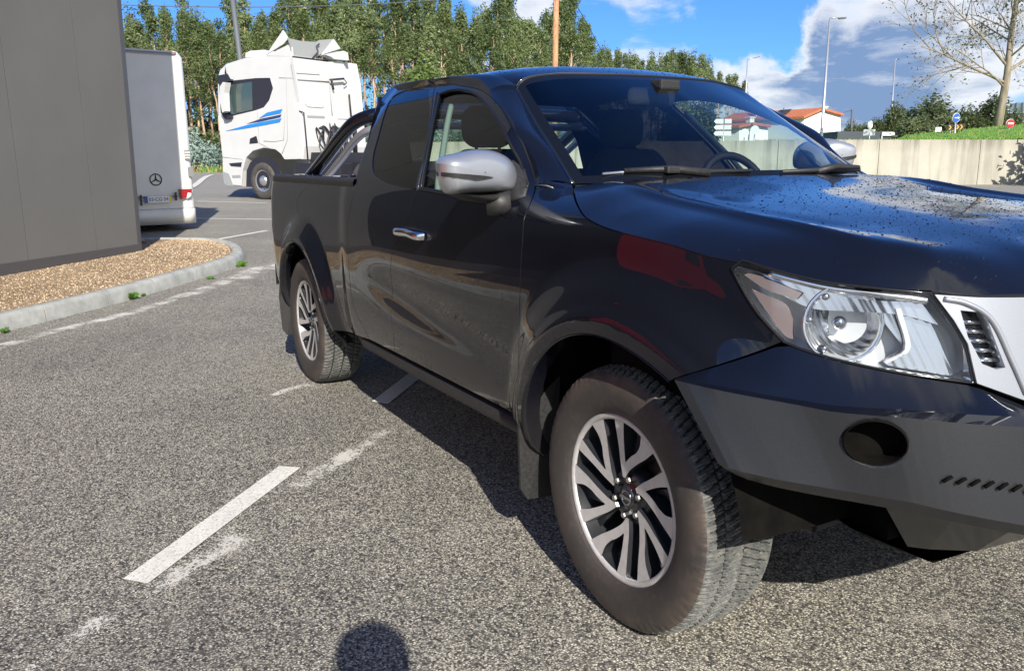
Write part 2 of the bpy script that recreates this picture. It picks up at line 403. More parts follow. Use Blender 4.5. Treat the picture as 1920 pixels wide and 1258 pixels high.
W_side = HM([.25, .40, .48, .56, .66, .76, .84, .92, 1.00, 1.06, 1.13, 1.18, 1.23, 1.32, 1.42, 1.52, 1.60, 1.66],
            [.815, .855, .880, .894, .902, .9065, .9085, .9082, .9060, .9025, .8945, .884, .865, .818, .760, .698, .642, .590])
def sstep(a, b, x):
    t = np.clip((x-a)/(b-a), 0, 1); return t*t*t*(t*(6*t-15)+10)
def flare(x, z):
    r1 = np.hypot(x-.0, z-.385); r2 = np.hypot(x+3.13, z-.375); k = sstep(.30, .42, z)
    f1 = .042*(1-sstep(.50, .70, r1))+.012*(1-sstep(.50, .56, r1)); f2 = .040*(1-sstep(.50, .66, r2))+.010*(1-sstep(.50, .56, r2))
    return (f1+f2)*k*(1-sstep(.95, 1.12, z))
X0, NX, XR, NR, AR = -.10, 2.6, -3.72, 3.2, .47
def a_nose(z): return 1.0-.22*(z-.80)+.0*z
def b_side(x, z):
    b = W_side(z)+flare(x, z)
    b = b-sstep(-.85, -.45, x)*9.0*np.maximum(z-1.115, 0)**2*(z < 1.5)       # shoulder turns in ahead of the cowl
    b = b-.012*sstep(-2.25, -2.45, x)*1.0                                     # load bed a touch narrower than the cab
    # big shallow scoop of the lower door
    b = b-.023*np.exp(-(((x+1.25)/.72)**4)-((z-.69+.10*(x+1.25))/.095)**2)
    return np.maximum(b, .05)
def g_body(P):
    x, y, z = P[..., 0], np.abs(P[..., 1]), P[..., 2]; b = b_side(x, z)
    u = np.clip((x-X0)/a_nose(z), 0, None); v = np.clip((XR-x)/AR, 0, None)
    return (u**NX+v**NR+(y/b)**NX)**(1/NX)-1
def s_map(s, z, da=0.0, db=0.0, n=NX):     # (s,z) -> xyz on the right side (y<0)
    s = np.asarray(s, float); z = np.asarray(z, float); a = a_nose(z)+da
    t = np.clip(s, 0, None); st, ct = np.sin(t), np.cos(t); rho = (np.abs(st)**n+np.abs(ct)**n)**(1/n)
    r = np.clip(XR-X0-s, 0, None)/AR; sr, cr = np.sin(r), np.cos(r); rr = (np.abs(sr)**NR+np.abs(cr)**NR)**(1/NR)
    x = np.where(s > 0, X0+a*st/rho, np.where(r > 0, XR-AR*sr/rr, X0+s))
    xb = np.where(s > 0, X0+np.minimum(a*t, .8), np.maximum(X0+s, XR-.2))
    b = b_side(xb, z)+db
    y = np.where(s > 0, ct/rho, np.where(r > 0, cr/rr, 1.0))*b
    return np.stack([x, -y, z], -1)
def inv_s(P, da=0.0, db=0.0):
    x, y, z = P[..., 0], np.abs(P[..., 1]), P[..., 2]; b = b_side(np.minimum(x, .7), z)+db
    s = np.where(x <= X0, x-X0, np.arctan2((x-X0)/(a_nose(z)+da), y/b))
    v = np.arctan2(np.clip(XR-x, 0, None)/AR, y/b)
    return np.stack([np.where(x < XR, XR-X0-v, s), z], -1)
def hit(px, inflate=0.0, tmin=1.0, tmax=9.0):
    out = []
    ts = np.linspace(tmin, tmax, 900)
    for u, v in px:
        d = rayd(u, v); P = CAM+ts[:, None]*d; g = g_body(P)-inflate; i = np.where((g[:-1] > 0) & (g[1:] <= 0))[0]
        if len(i):
            a, b = ts[i[0]], ts[i[0]+1]
            for _ in range(30):
                m = (a+b)/2
                if g_body((CAM+m*d)[None])[0]-inflate > 0: a = m
                else: b = m
            out.append(CAM+b*d)
        else: out.append(P[np.argmin(g)])
    return np.array(out)
def sp(px, n=8, smooth=True):              # pixel polyline -> (s,z) on the body
    q = inv_s(hit(px)); return catmull(q, n) if smooth and len(q) > 2 else q
def loop(*segs):
    o = []
    for q in segs: o += [tuple(p) for p in (q[:-1])]
    return np.array(o)
BM, LN_ = MATS['black_paint'], MATS['liner']
# shared seams (photo pixels landing on the body surface)
doorF = sp([(1005, 348), (990, 392), (981, 432), (976, 520), (973.5, 620), (973, 700), (972, 781)])
sill_f = inv_s(hit([(972, 781), (742, 664)])); sill_f[:, 1] = (.458, .452)
doorF[-1] = sill_f[0]
bpil = sp([(781, 358), (757, 430), (735, 478), (735, 560), (741, 640)]); bpil[-1] = sill_f[1]
cabR = sp([(668, 336), (662, 366), (652, 420), (653, 478), (656, 526), (664, 577), (680, 612), (694, 637)])
frameF = sp([(781, 358), (797, 291), (808, 221), (817, 160)])
topF = sp([(817, 160), (839, 157.5), (868, 162), (896, 167), (922, 183), (946, 213), (970, 253), (992, 297), (1001, 323), (1005, 348)], 6)
glassF = sp([(789, 354), (800, 291), (813, 221), (824, 177)])
glassF2 = sp([(824, 177), (845, 170), (868, 169), (888, 175), (907, 190), (930, 221), (950, 256), (968, 291), (981, 323), (988, 352)], 6)
glassF3 = sp([(988, 352), (955, 376), (909, 378), (836, 362), (789, 354)])
glassFo = loop(glassF, glassF2, glassF3)
door_out = loop(doorF, sill_f[:2], bpil[::-1], frameF, topF)
def both(name, outline, mat=BM, holes=(), **k):
    f = k.pop('fmap', s_map); r = []
    for m in (False, True):
        r.append(panel(name, outline, f, mat, k.get('parent', TR) if not isinstance(k.get('parent'), tuple) else k['parent'][m], k.get('step', .016), k.get('thick', .02), holes, k.get('gap', .0022),
                       k.get('out', (0.3, -1, .1)), m, k.get('back', LN_), k.get('close', True)))
    return r
doors = both('front_door', door_out, holes=[glassFo], step=.015)
rearG = loop(sp([(805, 168), (780, 165), (752, 172), (734, 184), (722, 207)]), sp([(722, 207), (709, 253), (699, 291), (699, 322), (720, 342), (753, 352), (779, 357)]), sp([(779, 357), (795, 291), (806, 221), (805, 168)]))
cab_top = sp([(692, 262), (709, 205), (722, 176), (737, 163)])
cabside = loop(bpil, np.array([bpil[-1], cabR[-1]]), cabR[::-1], sp([(668, 336), (674, 312), (692, 262)]), cab_top, sp([(737, 163), (760, 159.5), (790, 158.5), (817, 160)]), frameF[::-1])
rdoors = both('rear_door', cabside, holes=[inset(rearG, .004)], step=.016)
def sub_map(off):
    def f(s, z):
        e = 1e-3; P = s_map(s, z); T1 = s_map(s+e, z)-s_map(s-e, z); T2 = s_map(s, z+e)-s_map(s, z-e)
        N = np.cross(T1, T2); N /= np.linalg.norm(N, axis=-1, keepdims=True); sg = np.sign((N*np.array([.3, -1, .1])).sum(-1, keepdims=True)); return P+N*sg*off
    return f
for nm, ol, off, mt in (('side_window', glassFo, -.012, 'clear_glass'), ('rear_quarter_window', rearG, -.004, 'dark_glass')):
    par = doors if nm == 'side_window' else rdoors
    both(nm, inset(ol, -.006), MATS[mt], fmap=sub_map(off), parent=tuple(par), step=.03, close=False, gap=0)
# rubber runs round the two windows, bright waist line on the rear edge of the door glass
def strip(name, curve, offs, width, mat, parent, rad=.004):
    fm = sub_map(offs)
    P = fm(curve[:, 0], curve[:, 1])
    for m in (0, 1):
        Q = P*[1, -1, 1] if m else P
        MB().tube(Q, rad, 6).build(name, mat, parent[m] if isinstance(parent, (list, tuple)) else parent)
strip('window_seal', glassF3, .001, 0, MATS['rubber_seal'], doors, .007)
strip('window_seal', np.vstack([glassF, glassF2]), -.001, 0, MATS['rubber_seal'], doors, .006)
strip('window_trim', sp([(784, 356), (799, 291), (811, 221), (820, 174)]), .001, 0, MATS['dark_chrome'], doors, .0028)
# ---- fender
arch_out = [(985, 700), (990, 660), (1008, 630), (1040, 606), (1080, 593), (1115, 591), (1155, 603), (1192, 628), (1228, 660), (1266, 707)]
th = np.linspace(R(186), R(30), 50)
archF = np.stack([0+.475*np.cos(th)-X0, .385+.465*np.sin(th)], -1)
gapL = inv_s(hit([(1077, 350), (1083, 384), (1098, 407), (1130, 425), (1200, 445), (1260, 460), (1320, 479), (1393, 493)]))
gapLs = catmull(gapL, 8)
fend_front = sp([(1393, 493), (1373, 505), (1417, 581), (1470, 641)], 4, False)
fend_low = sp([(1470, 641), (1360, 681), (1266, 710)])
archF = archF[archF[:, 0] < fend_low[-1][0]]
fender_out = loop(gapLs, fend_front, fend_low, np.vstack([fend_low[-1], archF[::-1]]), np.array([archF[0], doorF[-1]+[.016, .03]]), np.vstack([doorF[-1], doorF[::-1]]), np.vstack([doorF[0], gapLs[0]]))
both('front_fender', fender_out, step=.013)
# ---- load bed side
thr = np.linspace(R(188), R(-10), 60)
archR = np.stack([-3.13+.475*np.cos(thr)-X0, .375+.475*np.sin(thr)], -1)
xr_end = XR-X0-1.0
railz = lambda s: 1.205+.0*s
bed_top = np.array([[cabR[0][0]-.004, 1.20], [cabR[0][0]-.6, 1.205], [XR-X0-.25, 1.20], [xr_end, 1.185]])
bed_rear = np.array([[xr_end, 1.185], [xr_end+.0, .9], [xr_end+.10, .62]])
bed_bot = np.array([[xr_end+.10, .62], [archR[0][0]-.05, .50], [archR[0][0], archR[0][1]]])
cabRl = cabR[cabR[:, 1] < 1.2]
bed_out = loop(bed_top, bed_rear, bed_bot, archR, np.vstack([archR[-1], [archR[-1][0]+.04, .40], [cabRl[-1][0]-.01, .455]]), np.vstack([cabRl[::-1], bed_top[0]]))
beds = both('bed_side', bed_out, step=.016, gap=.003)
# fuel flap outline / taillights
tl_out = np.array([[xr_end-.02, 1.15], [xr_end+.42, 1.13], [xr_end+.50, 1.02], [xr_end+.46, .86], [xr_end+.30, .80], [xr_end-.02, .82]])
for m, o in enumerate(both('taillight', tl_out, MATS['red_lens'], fmap=sub_map(.008), step=.03, thick=.012)): pass
# flare lips (rolled edge round each arch)
def lip(arch, nm='arch_lip'):
    rows = []
    fm, f2 = sub_map(.004), sub_map(-.012)
    A = arch; c = A.mean(0)
    rows.append(s_map(A[:, 0], A[:, 1])); rows.append(fm(A[:, 0], A[:, 1]))
    B = A+(c-A)*.035; rows.append(f2(B[:, 0], B[:, 1])); Z = f2(B[:, 0], B[:, 1])+[0, .05, 0]; rows.append(Z)
    for m in (0, 1):
        G = np.array(rows)*([1, -1, 1] if m else [1, 1, 1]); MB().grid(G).build(nm, BM, TR)
lip(archF, 'front_arch_lip'); lip(archR, 'rear_arch_lip')
# ---- sills, liners
def mirror_build(fn, nm, mat, parent=TR):
    for m in (0, 1):
        b = MB(); fn(b)
        if m: b.V = [(x, -y, z) for x, y, z in b.V]
        b.build(nm, mat, parent)
mirror_build(lambda b: b.tube([(-2.36, -.80, .41), (-2.2, -.835, .405), (-1.4, -.842, .405), (-.6, -.842, .41), (-.50, -.82, .42)], .034, 12, sq=.9), 'side_sill', MATS['black_plastic'])
mirror_build(lambda b: b.box((-2.36, -.79, .36), (-.45, -.60, .50)).box((-4.1, -.55, .42), (.6, -.42, .56)), 'chassis_rail', LN_)
for xc, zc in ((0, .385), (-3.13, .375)):
    def lin(b, xc=xc, zc=zc):
        t_ = np.linspace(R(8), R(176), 30); prof = [(.485, -.90), (.50, -.84), (.52, -.70), (.52, -.50), (.40, -.46)]
        b.grid([[(xc+r_*math.cos(t), y, zc+r_*math.sin(t)) for t in t_] for r_, y in prof])
    mirror_build(lin, 'wheel_arch_liner', LN_)
MB().box((-4.05, -.5, .50), (.55, .5, .54)).box((-.10, -.72, .33), (.06, .72, .42)).box((-3.18, -.72, .33), (-3.06, .72, .42), bev=.02).lathe([(.0, -.14), (.13, -.13), (.15, 0), (.13, .13), (0, .14)], 20, ax='y', o=(-3.12, 0, .37)).box((-1.8, -.35, .34), (-1.0, .35, .5), bev=.03).box((.05, -.42, .36), (.55, .42, .60), bev=.04).build('underbody', LN_, TR)
MB().tube([(-.02, -.70, .36), (.02, -.35, .40)], .035).tube([(.06, -.60, .72), (.02, -.62, .40)], [.05, .035]).tube([(.34, -.5, .34), (.30, 0, .33), (.34, .5, .34)], .016).tube([(.12, -.72, .36), (.34, -.5, .34)], .014).tube([(.12, -.74, .33), (-.05, -.64, .31), (.1, -.2, .32)], .02).build('suspension', MATS['black_plastic'], TR)
MB().lathe([(.0, .14), (.30, .14), (.33, .12), (.34, .02), (.30, .0), (0, 0)], 28, ax='x', o=(-3.95, .0, .42)).build('spare_wheel', MATS['tyre_wall'], TR) if 0 else None
# ================================================================== hood (thin-plate surface through the gap line, ridges and crown)
H3 = s_map(gapLs[:, 0], gapLs[:, 1])
nose_px = [(1393, 493), (1452, 510), (1545, 531), (1630, 541), (1746, 552), (1830, 556), (1915, 553)]
NP3 = hit(nose_px); NPz = catmull(NP3, 6)
cen = NP3[-1].copy()
hood_front_c = np.array([X0+a_nose(1.03)*1.0-.005, 0, 1.035])
fr = np.array([NP3[-1]+(hood_front_c-NP3[-1])*t for t in (.0, .5, 1)]); fr[1][0] += .0
lastt = math.atan2((NP3[-1][0]-X0)/a_nose(NP3[-1][2]), abs(NP3[-1][1])/b_side(np.array(.6), NP3[-1][2]))
tt = np.linspace(lastt, math.pi/2, 14); zz = np.linspace(NP3[-1][2], 1.035, 14); FR = s_map(tt, zz)
rear_edge = catmull([(-.300, 0, 1.252), (-.325, -.30, 1.250), (-.385, -.55, 1.245), (H3[0][0], H3[0][1], H3[0][2])], 8)
ring = np.vstack([rear_edge[:-1], H3[:-1], NPz[:-1], FR[:-1]])
ctrl = [p for p in ring[::2]]
ridge = catmull([(-.40, -.655, 1.245), (-.25, -.665, 1.225), (-.085, -.672, 1.196), (.13, -.670, 1.172), (.395, -.650, 1.145), (.58, -.620, 1.118), (.68, -.59, 1.090)], 4)
crown = []
for x_, zr_, yr_, c_ in ((-.25, 1.225, .665, .026), (-.085, 1.196, .672, .030), (.13, 1.172, .670, .034), (.395, 1.145, .65, .034), (.58, 1.118, .62, .030), (.70, 1.088, .58, .024)):
    for f_ in (0, .3, .6, .82): crown.append((x_, -yr_*f_, zr_-.004+(c_-.008)*(1-f_*f_)))
crown += [(.13, -.815, 1.143), (-.085, -.82, 1.165), (-.30, -.77, 1.212), (.395, -.765, 1.112), (.60, -.675, 1.078), (.79, 0, 1.085), (.78, -.25, 1.080)]
ctrl = np.array([tuple(p) for p in ctrl]+[tuple(p) for p in ridge[::2]]+crown)
mm = np.abs(ctrl[:, 1]) > 1e-3; ctrl = np.vstack([ctrl, ctrl[mm]*[1, -1, 1]])
class TPS:
    def __init__(s, C, reg=2e-4):
        s.C = C[:, :2]; n = len(C); D = np.linalg.norm(s.C[:, None]-s.C[None], axis=2); K = D*D*np.log(D+1e-9)+reg*np.eye(n)
        P = np.c_[np.ones(n), s.C]; A = np.block([[K, P], [P.T, np.zeros((3, 3))]]); s.w = np.linalg.solve(A, np.r_[C[:, 2], 0, 0, 0])
    def __call__(s, x, y):
        q = np.stack([x, y], -1); o = []
        for c in range(0, len(q), 4000):
            D = np.linalg.norm(q[c:c+4000, None]-s.C[None], axis=2); o.append((D*D*np.log(D+1e-9))@s.w[:-3]+s.w[-3]+q[c:c+4000]@s.w[-2:])
        return np.concatenate(o)
hood_t = TPS(ctrl, 2.5e-3)
def pl_dist(x, y, L):
    q = np.stack([x, y], -1); best = np.full(len(q), 9.0)
    for a, b in zip(L[:-1, :2], L[1:, :2]):
        d = b-a; t = np.clip(((q-a)@d)/(d@d), 0, 1); best = np.minimum(best, np.linalg.norm(q-a-t[:, None]*d, axis=1))
    return best
def hood_map(x, y):
    x, y = np.asarray(x, float), np.asarray(y, float); sh = x.shape; x, y = x.ravel(), y.ravel()
    z = hood_t(x, y); d = pl_dist(x, -np.abs(y), ridge); d2 = pl_dist(x, -np.abs(y)-.075, ridge); fd_ = (1-sstep(.36, .68, x))*sstep(-.42, -.10, x); z = z+.0125*np.exp(-(d/.026)**2)*fd_-.004*np.exp(-(d2/.045)**2)*fd_
    return np.stack([x, y, z], -1).reshape(*sh, 3)
hx = np.vstack([ring[:, :2], (ring[:, :2]*[1, -1])[::-1]])
hx = np.array([p for i, p in enumerate(hx) if i == 0 or np.linalg.norm(p-hx[i-1]) > 1e-3])
hood = panel('hood', hx, hood_map, BM, TR, .02, .02, (), .002, (0, 0, 1), back=LN_)
# ================================================================== cab top: windscreen, pillars, roof
def plz(u, v): return on_plane(u, v, (0, 1, -.333), (0, -.70, 1.243))
wsL = catmull([np.array((-.520, -.705, 1.232)), plz(1040, 285), plz(1010, 238), plz(985, 195), plz(969, 166)], 8)
wsTop_c = np.array([-1.02, 0, 1.632])
corner = wsL[-1]
hdr = catmull([corner, plz(975, 152)+[.0, .012, 0], (-1.085, -.42, 1.632), (-1.045, -.22, 1.636), (-1.03, 0, 1.637)], 8)
base = catmull([wsL[0], (-.42, -.56, 1.235), (-.345, -.30, 1.238), (-.315, 0, 1.240)], 8)
def full(L): return np.vstack([L, (L[::-1]*[1, -1, 1])[1:]])
# windscreen as a Coons patch (base, header, two sides)
nu, nv = 61, 41
Bc, Tc = resample(full(base), nu), resample(full(hdr), nu); Lc = resample(wsL, nv); Rc = Lc*[1, -1, 1]
uu = np.linspace(0, 1, nu)[None, :, None]; vv = np.linspace(0, 1, nv)[:, None, None]
G = (1-vv)*Bc[None]+vv*Tc[None]+(1-uu)*Lc[:, None]+uu*Rc[:, None]-((1-uu)*(1-vv)*Bc[0]+uu*(1-vv)*Bc[-1]+(1-uu)*vv*Tc[0]+uu*vv*Tc[-1])
G = G+np.array([.55, 0, .83])*(.030*np.sin(np.pi*vv)*np.sin(np.pi*uu)**.8)
wsb = MB().grid(G)
def f_ws(name):
    m = glass_mat(name, (.72, .84, .86), 1.74); t = NT(m.node_tree)
    uv = t.n('ShaderNodeUVMap').outputs[0]; s_ = t.n('ShaderNodeSeparateXYZ'); t.put(s_.inputs[0], uv); X, Y = s_.outputs[0], s_.outputs[1]
    ex = t.m('MINIMUM', X, t.m('SUBTRACT', 1, X)); ey = t.m('SUBTRACT', 1, Y)
    e = t.m('MAXIMUM', t.m('LESS_THAN', ex, .028), t.m('MAXIMUM', t.m('LESS_THAN', ey, .055), t.m('LESS_THAN', Y, .06)))
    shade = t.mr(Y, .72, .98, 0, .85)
    fr_ = t.n('ShaderNodeBsdfPrincipled'); fr_.inputs['Base Color'].default_value = (.006, .007, .009, 1); fr_.inputs['Roughness'].default_value = .04
    outn = [x for x in t.N if x.type == 'OUTPUT_MATERIAL'][0]; mx0 = [x for x in t.N if x.type == 'MIX_SHADER'][0]
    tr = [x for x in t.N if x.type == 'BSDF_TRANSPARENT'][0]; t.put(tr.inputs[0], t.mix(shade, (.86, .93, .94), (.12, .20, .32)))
    mx = t.n('ShaderNodeMixShader'); t.put(mx.inputs[0], e); t.L.new(mx0.outputs[0], mx.inputs[1]); t.L.new(fr_.outputs[0], mx.inputs[2]); t.L.new(mx.outputs[0], outn.inputs[0]); return m
wso = wsb.build('windshield', f_ws('windshield_tinted'), TR, fix=False)
uvl = wso.data.uv_layers.new(name='uv'); li = np.array([l.vertex_index for l in wso.data.loops])
uvl.data.foreach_set('uv', np.stack([(li % nu)/(nu-1), (li//nu)/(nv-1)], 1).astype(np.float32).ravel())
MB().tube(np.vstack([wsL, hdr[1:], (hdr[::-1]*[1, -1, 1])[1:], (wsL[::-1]*[1, -1, 1])[1:]]), .0045, 6).build('windshield_seal', MATS['rubber_seal'], TR)
MB().tube((wsL*1.0)+[0, -.006, .002], .0022, 6).tube(np.vstack([hdr, (hdr[::-1]*[1, -1, 1])[1:]])+[-.008, 0, .005], .002, 6).tube((wsL*[1, -1, 1])+[0, .006, .002], .0022, 6).build('windshield_trim', MATS['dark_chrome'], TR)
# roof edge ("ditch") from the header corner to the rear, and the rolled rail between it and the door frames
ditch = catmull([plz(971, 160)+[-.004, -.006, 0], (-1.26, -.590, 1.640), (-1.55, -.600, 1.655), (-1.90, -.598, 1.650), (-2.24, -.585, 1.625)], 8)
frame_up = np.vstack([sp([(737, 163), (760, 159.5), (790, 158.5), (817, 160)]), topF[1:]])       # rear -> base of pillar
FU = s_map(frame_up[:, 0], frame_up[:, 1])
iC = int(np.argmin(np.linalg.norm(FU-np.array(s_map(*inv_s(hit([(915, 178)]))[0])), axis=1)))
def rail(lo, hi, n, nm):
    A, B = resample(lo, n), resample(hi, n); k = 9; rows = []
    for i in range(n):
        a, b = A[i], B[i]; up = np.array([0, .45, .89]); 
        h = np.linalg.norm(b-a); cpt = (a+b)/2; c = cpt+np.array([.18 if nm == 'a_pillar' else 0, -.62, .62])*h*.34
        rows.append([(1-t)**2*a+2*t*(1-t)*c+t*t*b for t in np.linspace(0, 1, k)])
    G = np.array(rows)
    for m in (0, 1): MB().grid(G*([1, -1, 1] if m else [1, 1, 1])).build(nm, BM, TR)
    return G
rail(FU[:iC+1], ditch[::-1], 40, 'roof_rail')
pil_lo = FU[iC:]; pil_hi = np.vstack([ditch[0], (wsL[::-1]+[0, -.004, 0])])
rail(pil_lo, pil_hi, 40, 'a_pillar')
cA_ = np.linspace(0, 1, 12)[:, None]; dt_ = s_map(doorF[0][0]+.003, doorF[0][1]); eA = dt_*(1-cA_)+H3[0]*cA_+np.array([0, -.004, -.006]); kq = inv_s(eA); 
ePil = resample(np.vstack([FU[-1], FU[-1]*.5+wsL[0]*.5+[0, -.012, .012], wsL[0]]), 12)
for m in (0, 1): MB().grid(np.array([eA+(ePil-eA)*t+np.array([0, -.006, .004])*math.sin(math.pi*t) for t in np.linspace(-.12, 1.08, 8)])*([1, -1, 1] if m else [1, 1, 1])).build('cowl_corner', BM, TR)
pbsdf('pillar_trim', (.20, .25, .23), .6)
strip('pillar_trim', sp([(806, 354), (815, 291), (825, 231), (834, 190)]), -.035, 0, MATS['pillar_trim'], doors, .013)
strip('door_seal', np.vstack([topF]), -.014, 0, MATS['rubber_seal'], doors, .014)
roof_out = np.vstack([hdr[::-1], ditch[1:], catmull([ditch[-1], (-2.285, -.50, 1.618), (-2.31, -.25, 1.622), (-2.32, 0, 1.624)], 6)[1:]])
rr = np.vstack([roof_out, [(-1.5, 0, 1.700), (-1.9, 0, 1.690), (-1.25, 0, 1.690), (-1.5, -.3, 1.692), (-1.9, -.3, 1.684), (-1.25, -.3, 1.682), (-1.5, -.5, 1.676), (-1.9, -.5, 1.670), (-1.3, -.5, 1.665), (-2.15, -.3, 1.662), (-2.15, 0, 1.668), (-2.15, -.5, 1.650)]])
rr = rr[::1]; rr = np.vstack([rr, rr[np.abs(rr[:, 1]) > 1e-3]*[1, -1, 1]]); _, ui = np.unique(rr[:, :2].round(3), axis=0, return_index=True); roof_t = TPS(rr[ui], 5e-4)
def roof_map(x, y): return np.stack([x, y, roof_t(x, y)], -1)
ro = np.vstack([roof_out[:, :2], (roof_out[::-1, :2]*[1, -1])[1:]])
ro = np.array([p for i, p in enumerate(ro) if i == 0 or np.linalg.norm(p-ro[i-1]) > 1e-3])
roof = panel('roof', ro, roof_map, BM, TR, .025, .02, (), .0, (0, 0, 1), back=LN_)
# cab back wall with rear window
rearE = np.vstack([cabR[:2][::-1], sp([(668, 336), (674, 312), (692, 262)]), cab_top])
RE = s_map(rearE[:, 0], rearE[:, 1]); RE = RE[np.argsort(RE[:, 2])]
zs = np.linspace(.55, 1.64, 24); xs_ = np.interp(zs, RE[:, 2], RE[:, 0]); ys_ = -b_side(np.full(24, -2.2), np.minimum(zs, 1.62))
xs_[zs < 1.2] = np.interp(zs[zs < 1.2], s_map(cabR[::-1, 0], cabR[::-1, 1])[:, 2], s_map(cabR[::-1, 0], cabR[::-1, 1])[:, 0])
for m in (0, 1):
    Gc = []
    for x_, y_, z_ in zip(xs_, ys_, zs):
        row = []
        for t in np.linspace(0, 1, 8):
            an = t*math.pi/2; row.append((x_-.07*math.sin(an), (y_+.07*(1-math.cos(an)))*(-1 if m else 1), z_))
        row.append((x_-.075, .60*(1 if m else -1), z_)); Gc.append(row)
    MB().grid(Gc).build('cab_corner', BM, TR)
bk = MB()
def bx_(z): return float(np.interp(z, zs, xs_))-.075
def strip_wall(y0, y1, z0, z1):
    zz_ = np.linspace(z0, z1, 6); bk.grid([[(bx_(z), y, z) for y in np.linspace(y0, y1, 5)] for z in zz_])
strip_wall(-.61, .61, .55, 1.26); strip_wall(-.61, -.52, 1.26, 1.62); strip_wall(.52, .61, 1.26, 1.62); strip_wall(-.52, .52, 1.56, 1.63)
bkw = bk.build('cab_back_wall', BM, TR)
zz_ = np.linspace(1.26, 1.56, 5); MB().grid([[(bx_(z)+.006, y, z) for y in np.linspace(-.52, .52, 9)] for z in zz_]).build('rear_window', MATS['clear_glass'], bkw)
# ================================================================== interior
MB().box((-2.3, -.74, .50), (-.35, .74, .56)).build('cabin_floor', MATS['interior'], TR)
db = MB(); db.box((-.62, -.68, .98), (-.36, .68, 1.19), bev=.04).box((-.80, -.70, .80), (-.55, .70, 1.10), bev=.05)
db.grid([[(x, y, z) for y in np.linspace(-.66, .66, 12)] for x, z in ((-.32, 1.20), (-.45, 1.215), (-.6, 1.21), (-.72, 1.17), (-.8, 1.08))])
db.box((-.86, .18, 1.10), (-.66, .58, 1.225), bev=.04).build('dashboard', MATS['interior'], TR)
sw = MB(); t_ = np.linspace(0, 2*math.pi, 41); ctr = np.array([-.90, .38, 1.15]); e1 = np.array([0, 1., 0]); e2 = np.array([-.38, 0, .925])
sw.tube([ctr+.185*(math.cos(a)*e1+math.sin(a)*e2) for a in t_], .017, 10, cap=False)
for a in (R(0), R(180), R(270)): sw.tube([ctr+.05*(math.cos(a)*e1+math.sin(a)*e2), ctr+.18*(math.cos(a)*e1+math.sin(a)*e2)], .014, 8)
sw.tube([ctr+np.array([-.02, 0, 0]), ctr+np.array([.22, 0, -.12])], [.06, .035], 12).build('steering_wheel', MATS['rubber_seal'], TR)
def pillow(outline, depth_vec, rings=8, flat=True, back=0.0, p=.75):
    """closed cushion: outline ring in 3-D swelling along depth_vec"""
    P = np.array(outline, float); c = P.mean(0); d = np.array(depth_vec, float); rows = [P]
    for t in np.linspace(0, 1, rings+1)[1:]:
        a = t*math.pi/2; k = max(math.cos(a)**p, .02); rows.append(c+(P-c)*k+d*math.sin(a))
    G_ = [np.vstack([r_, r_[:1]]) for r_ in rows]
    b = MB(); b.grid(np.array(G_)); 
    if back: 
        rows2 = [P]+[c+(P-c)*max(math.cos(t*math.pi/2)**.6, .02)-d*back*math.sin(t*math.pi/2) for t in np.linspace(0, 1, 5)[1:]]
        b.grid(np.array([np.vstack([r_, r_[:1]]) for r_ in rows2]))
    else: n0 = len(b.V); b.V += [tuple(p_) for p_ in P]; b.F.append(tuple(n0+i for i in range(len(P)))); b.MI.append(0); b.S.append(False)
    return b
def rrect(w_, h_, r_, n=6, k=1.0):
    o = []
    for cx_, cz_, a0 in ((w_/2-r_, h_/2-r_, 0), (-w_/2+r_, h_/2-r_, 90), (-w_/2+r_, -h_/2+r_, 180), (w_/2-r_, -h_/2+r_, 270)):
        o += [(cx_+r_*math.cos(R(a0+90*i/n)), cz_+r_*math.sin(R(a0+90*i/n))) for i in range(n+1)]
    return o
for sy in (-.38, .38):
    st = MB(); o_ = rrect(.50, .66, .12)
    P = [(-1.52-.28*(z+.33)*.9, sy+y*(1-.22*max(0, z)), .70+(z+.33)) for y, z in o_]
    b1 = pillow(P, (.10, 0, .03), 6, back=1.2); st.V, st.F, st.MI, st.S = b1.V, b1.F, b1.MI, b1.S
    h_ = [(-1.735, sy+y, 1.46+z) for y, z in rrect(.26, .19, .07)]; b2 = pillow(h_, (.07, 0, .0), 5, back=.8); st.add(b2.V, b2.F, 0, True)
    st.tube([(-1.73, sy-.06, 1.28), (-1.735, sy-.06, 1.42)], .008).tube([(-1.73, sy+.06, 1.28), (-1.735, sy+.06, 1.42)], .008).box((-1.55, sy-.25, .56), (-1.02, sy+.25, .74), bev=.05)
    st.build('seat', MATS['seat_cloth'], TR)
MB().box((-2.24, -.62, .6), (-2.05, .62, 1.16), bev=.05).build('rear_bench', MATS['seat_cloth'], TR)
mq = [(-1.02, y, 1.555+z) for y, z in rrect(.24, .075, .03)]; im = pillow(mq, (.03, 0, 0), 4); im.tube([(-.99, 0, 1.57), (-.93, 0, 1.60)], .012).box((-.97, -.05, 1.575), (-.90, .05, 1.615), bev=.01).build('interior_mirror', MATS['interior'], TR)
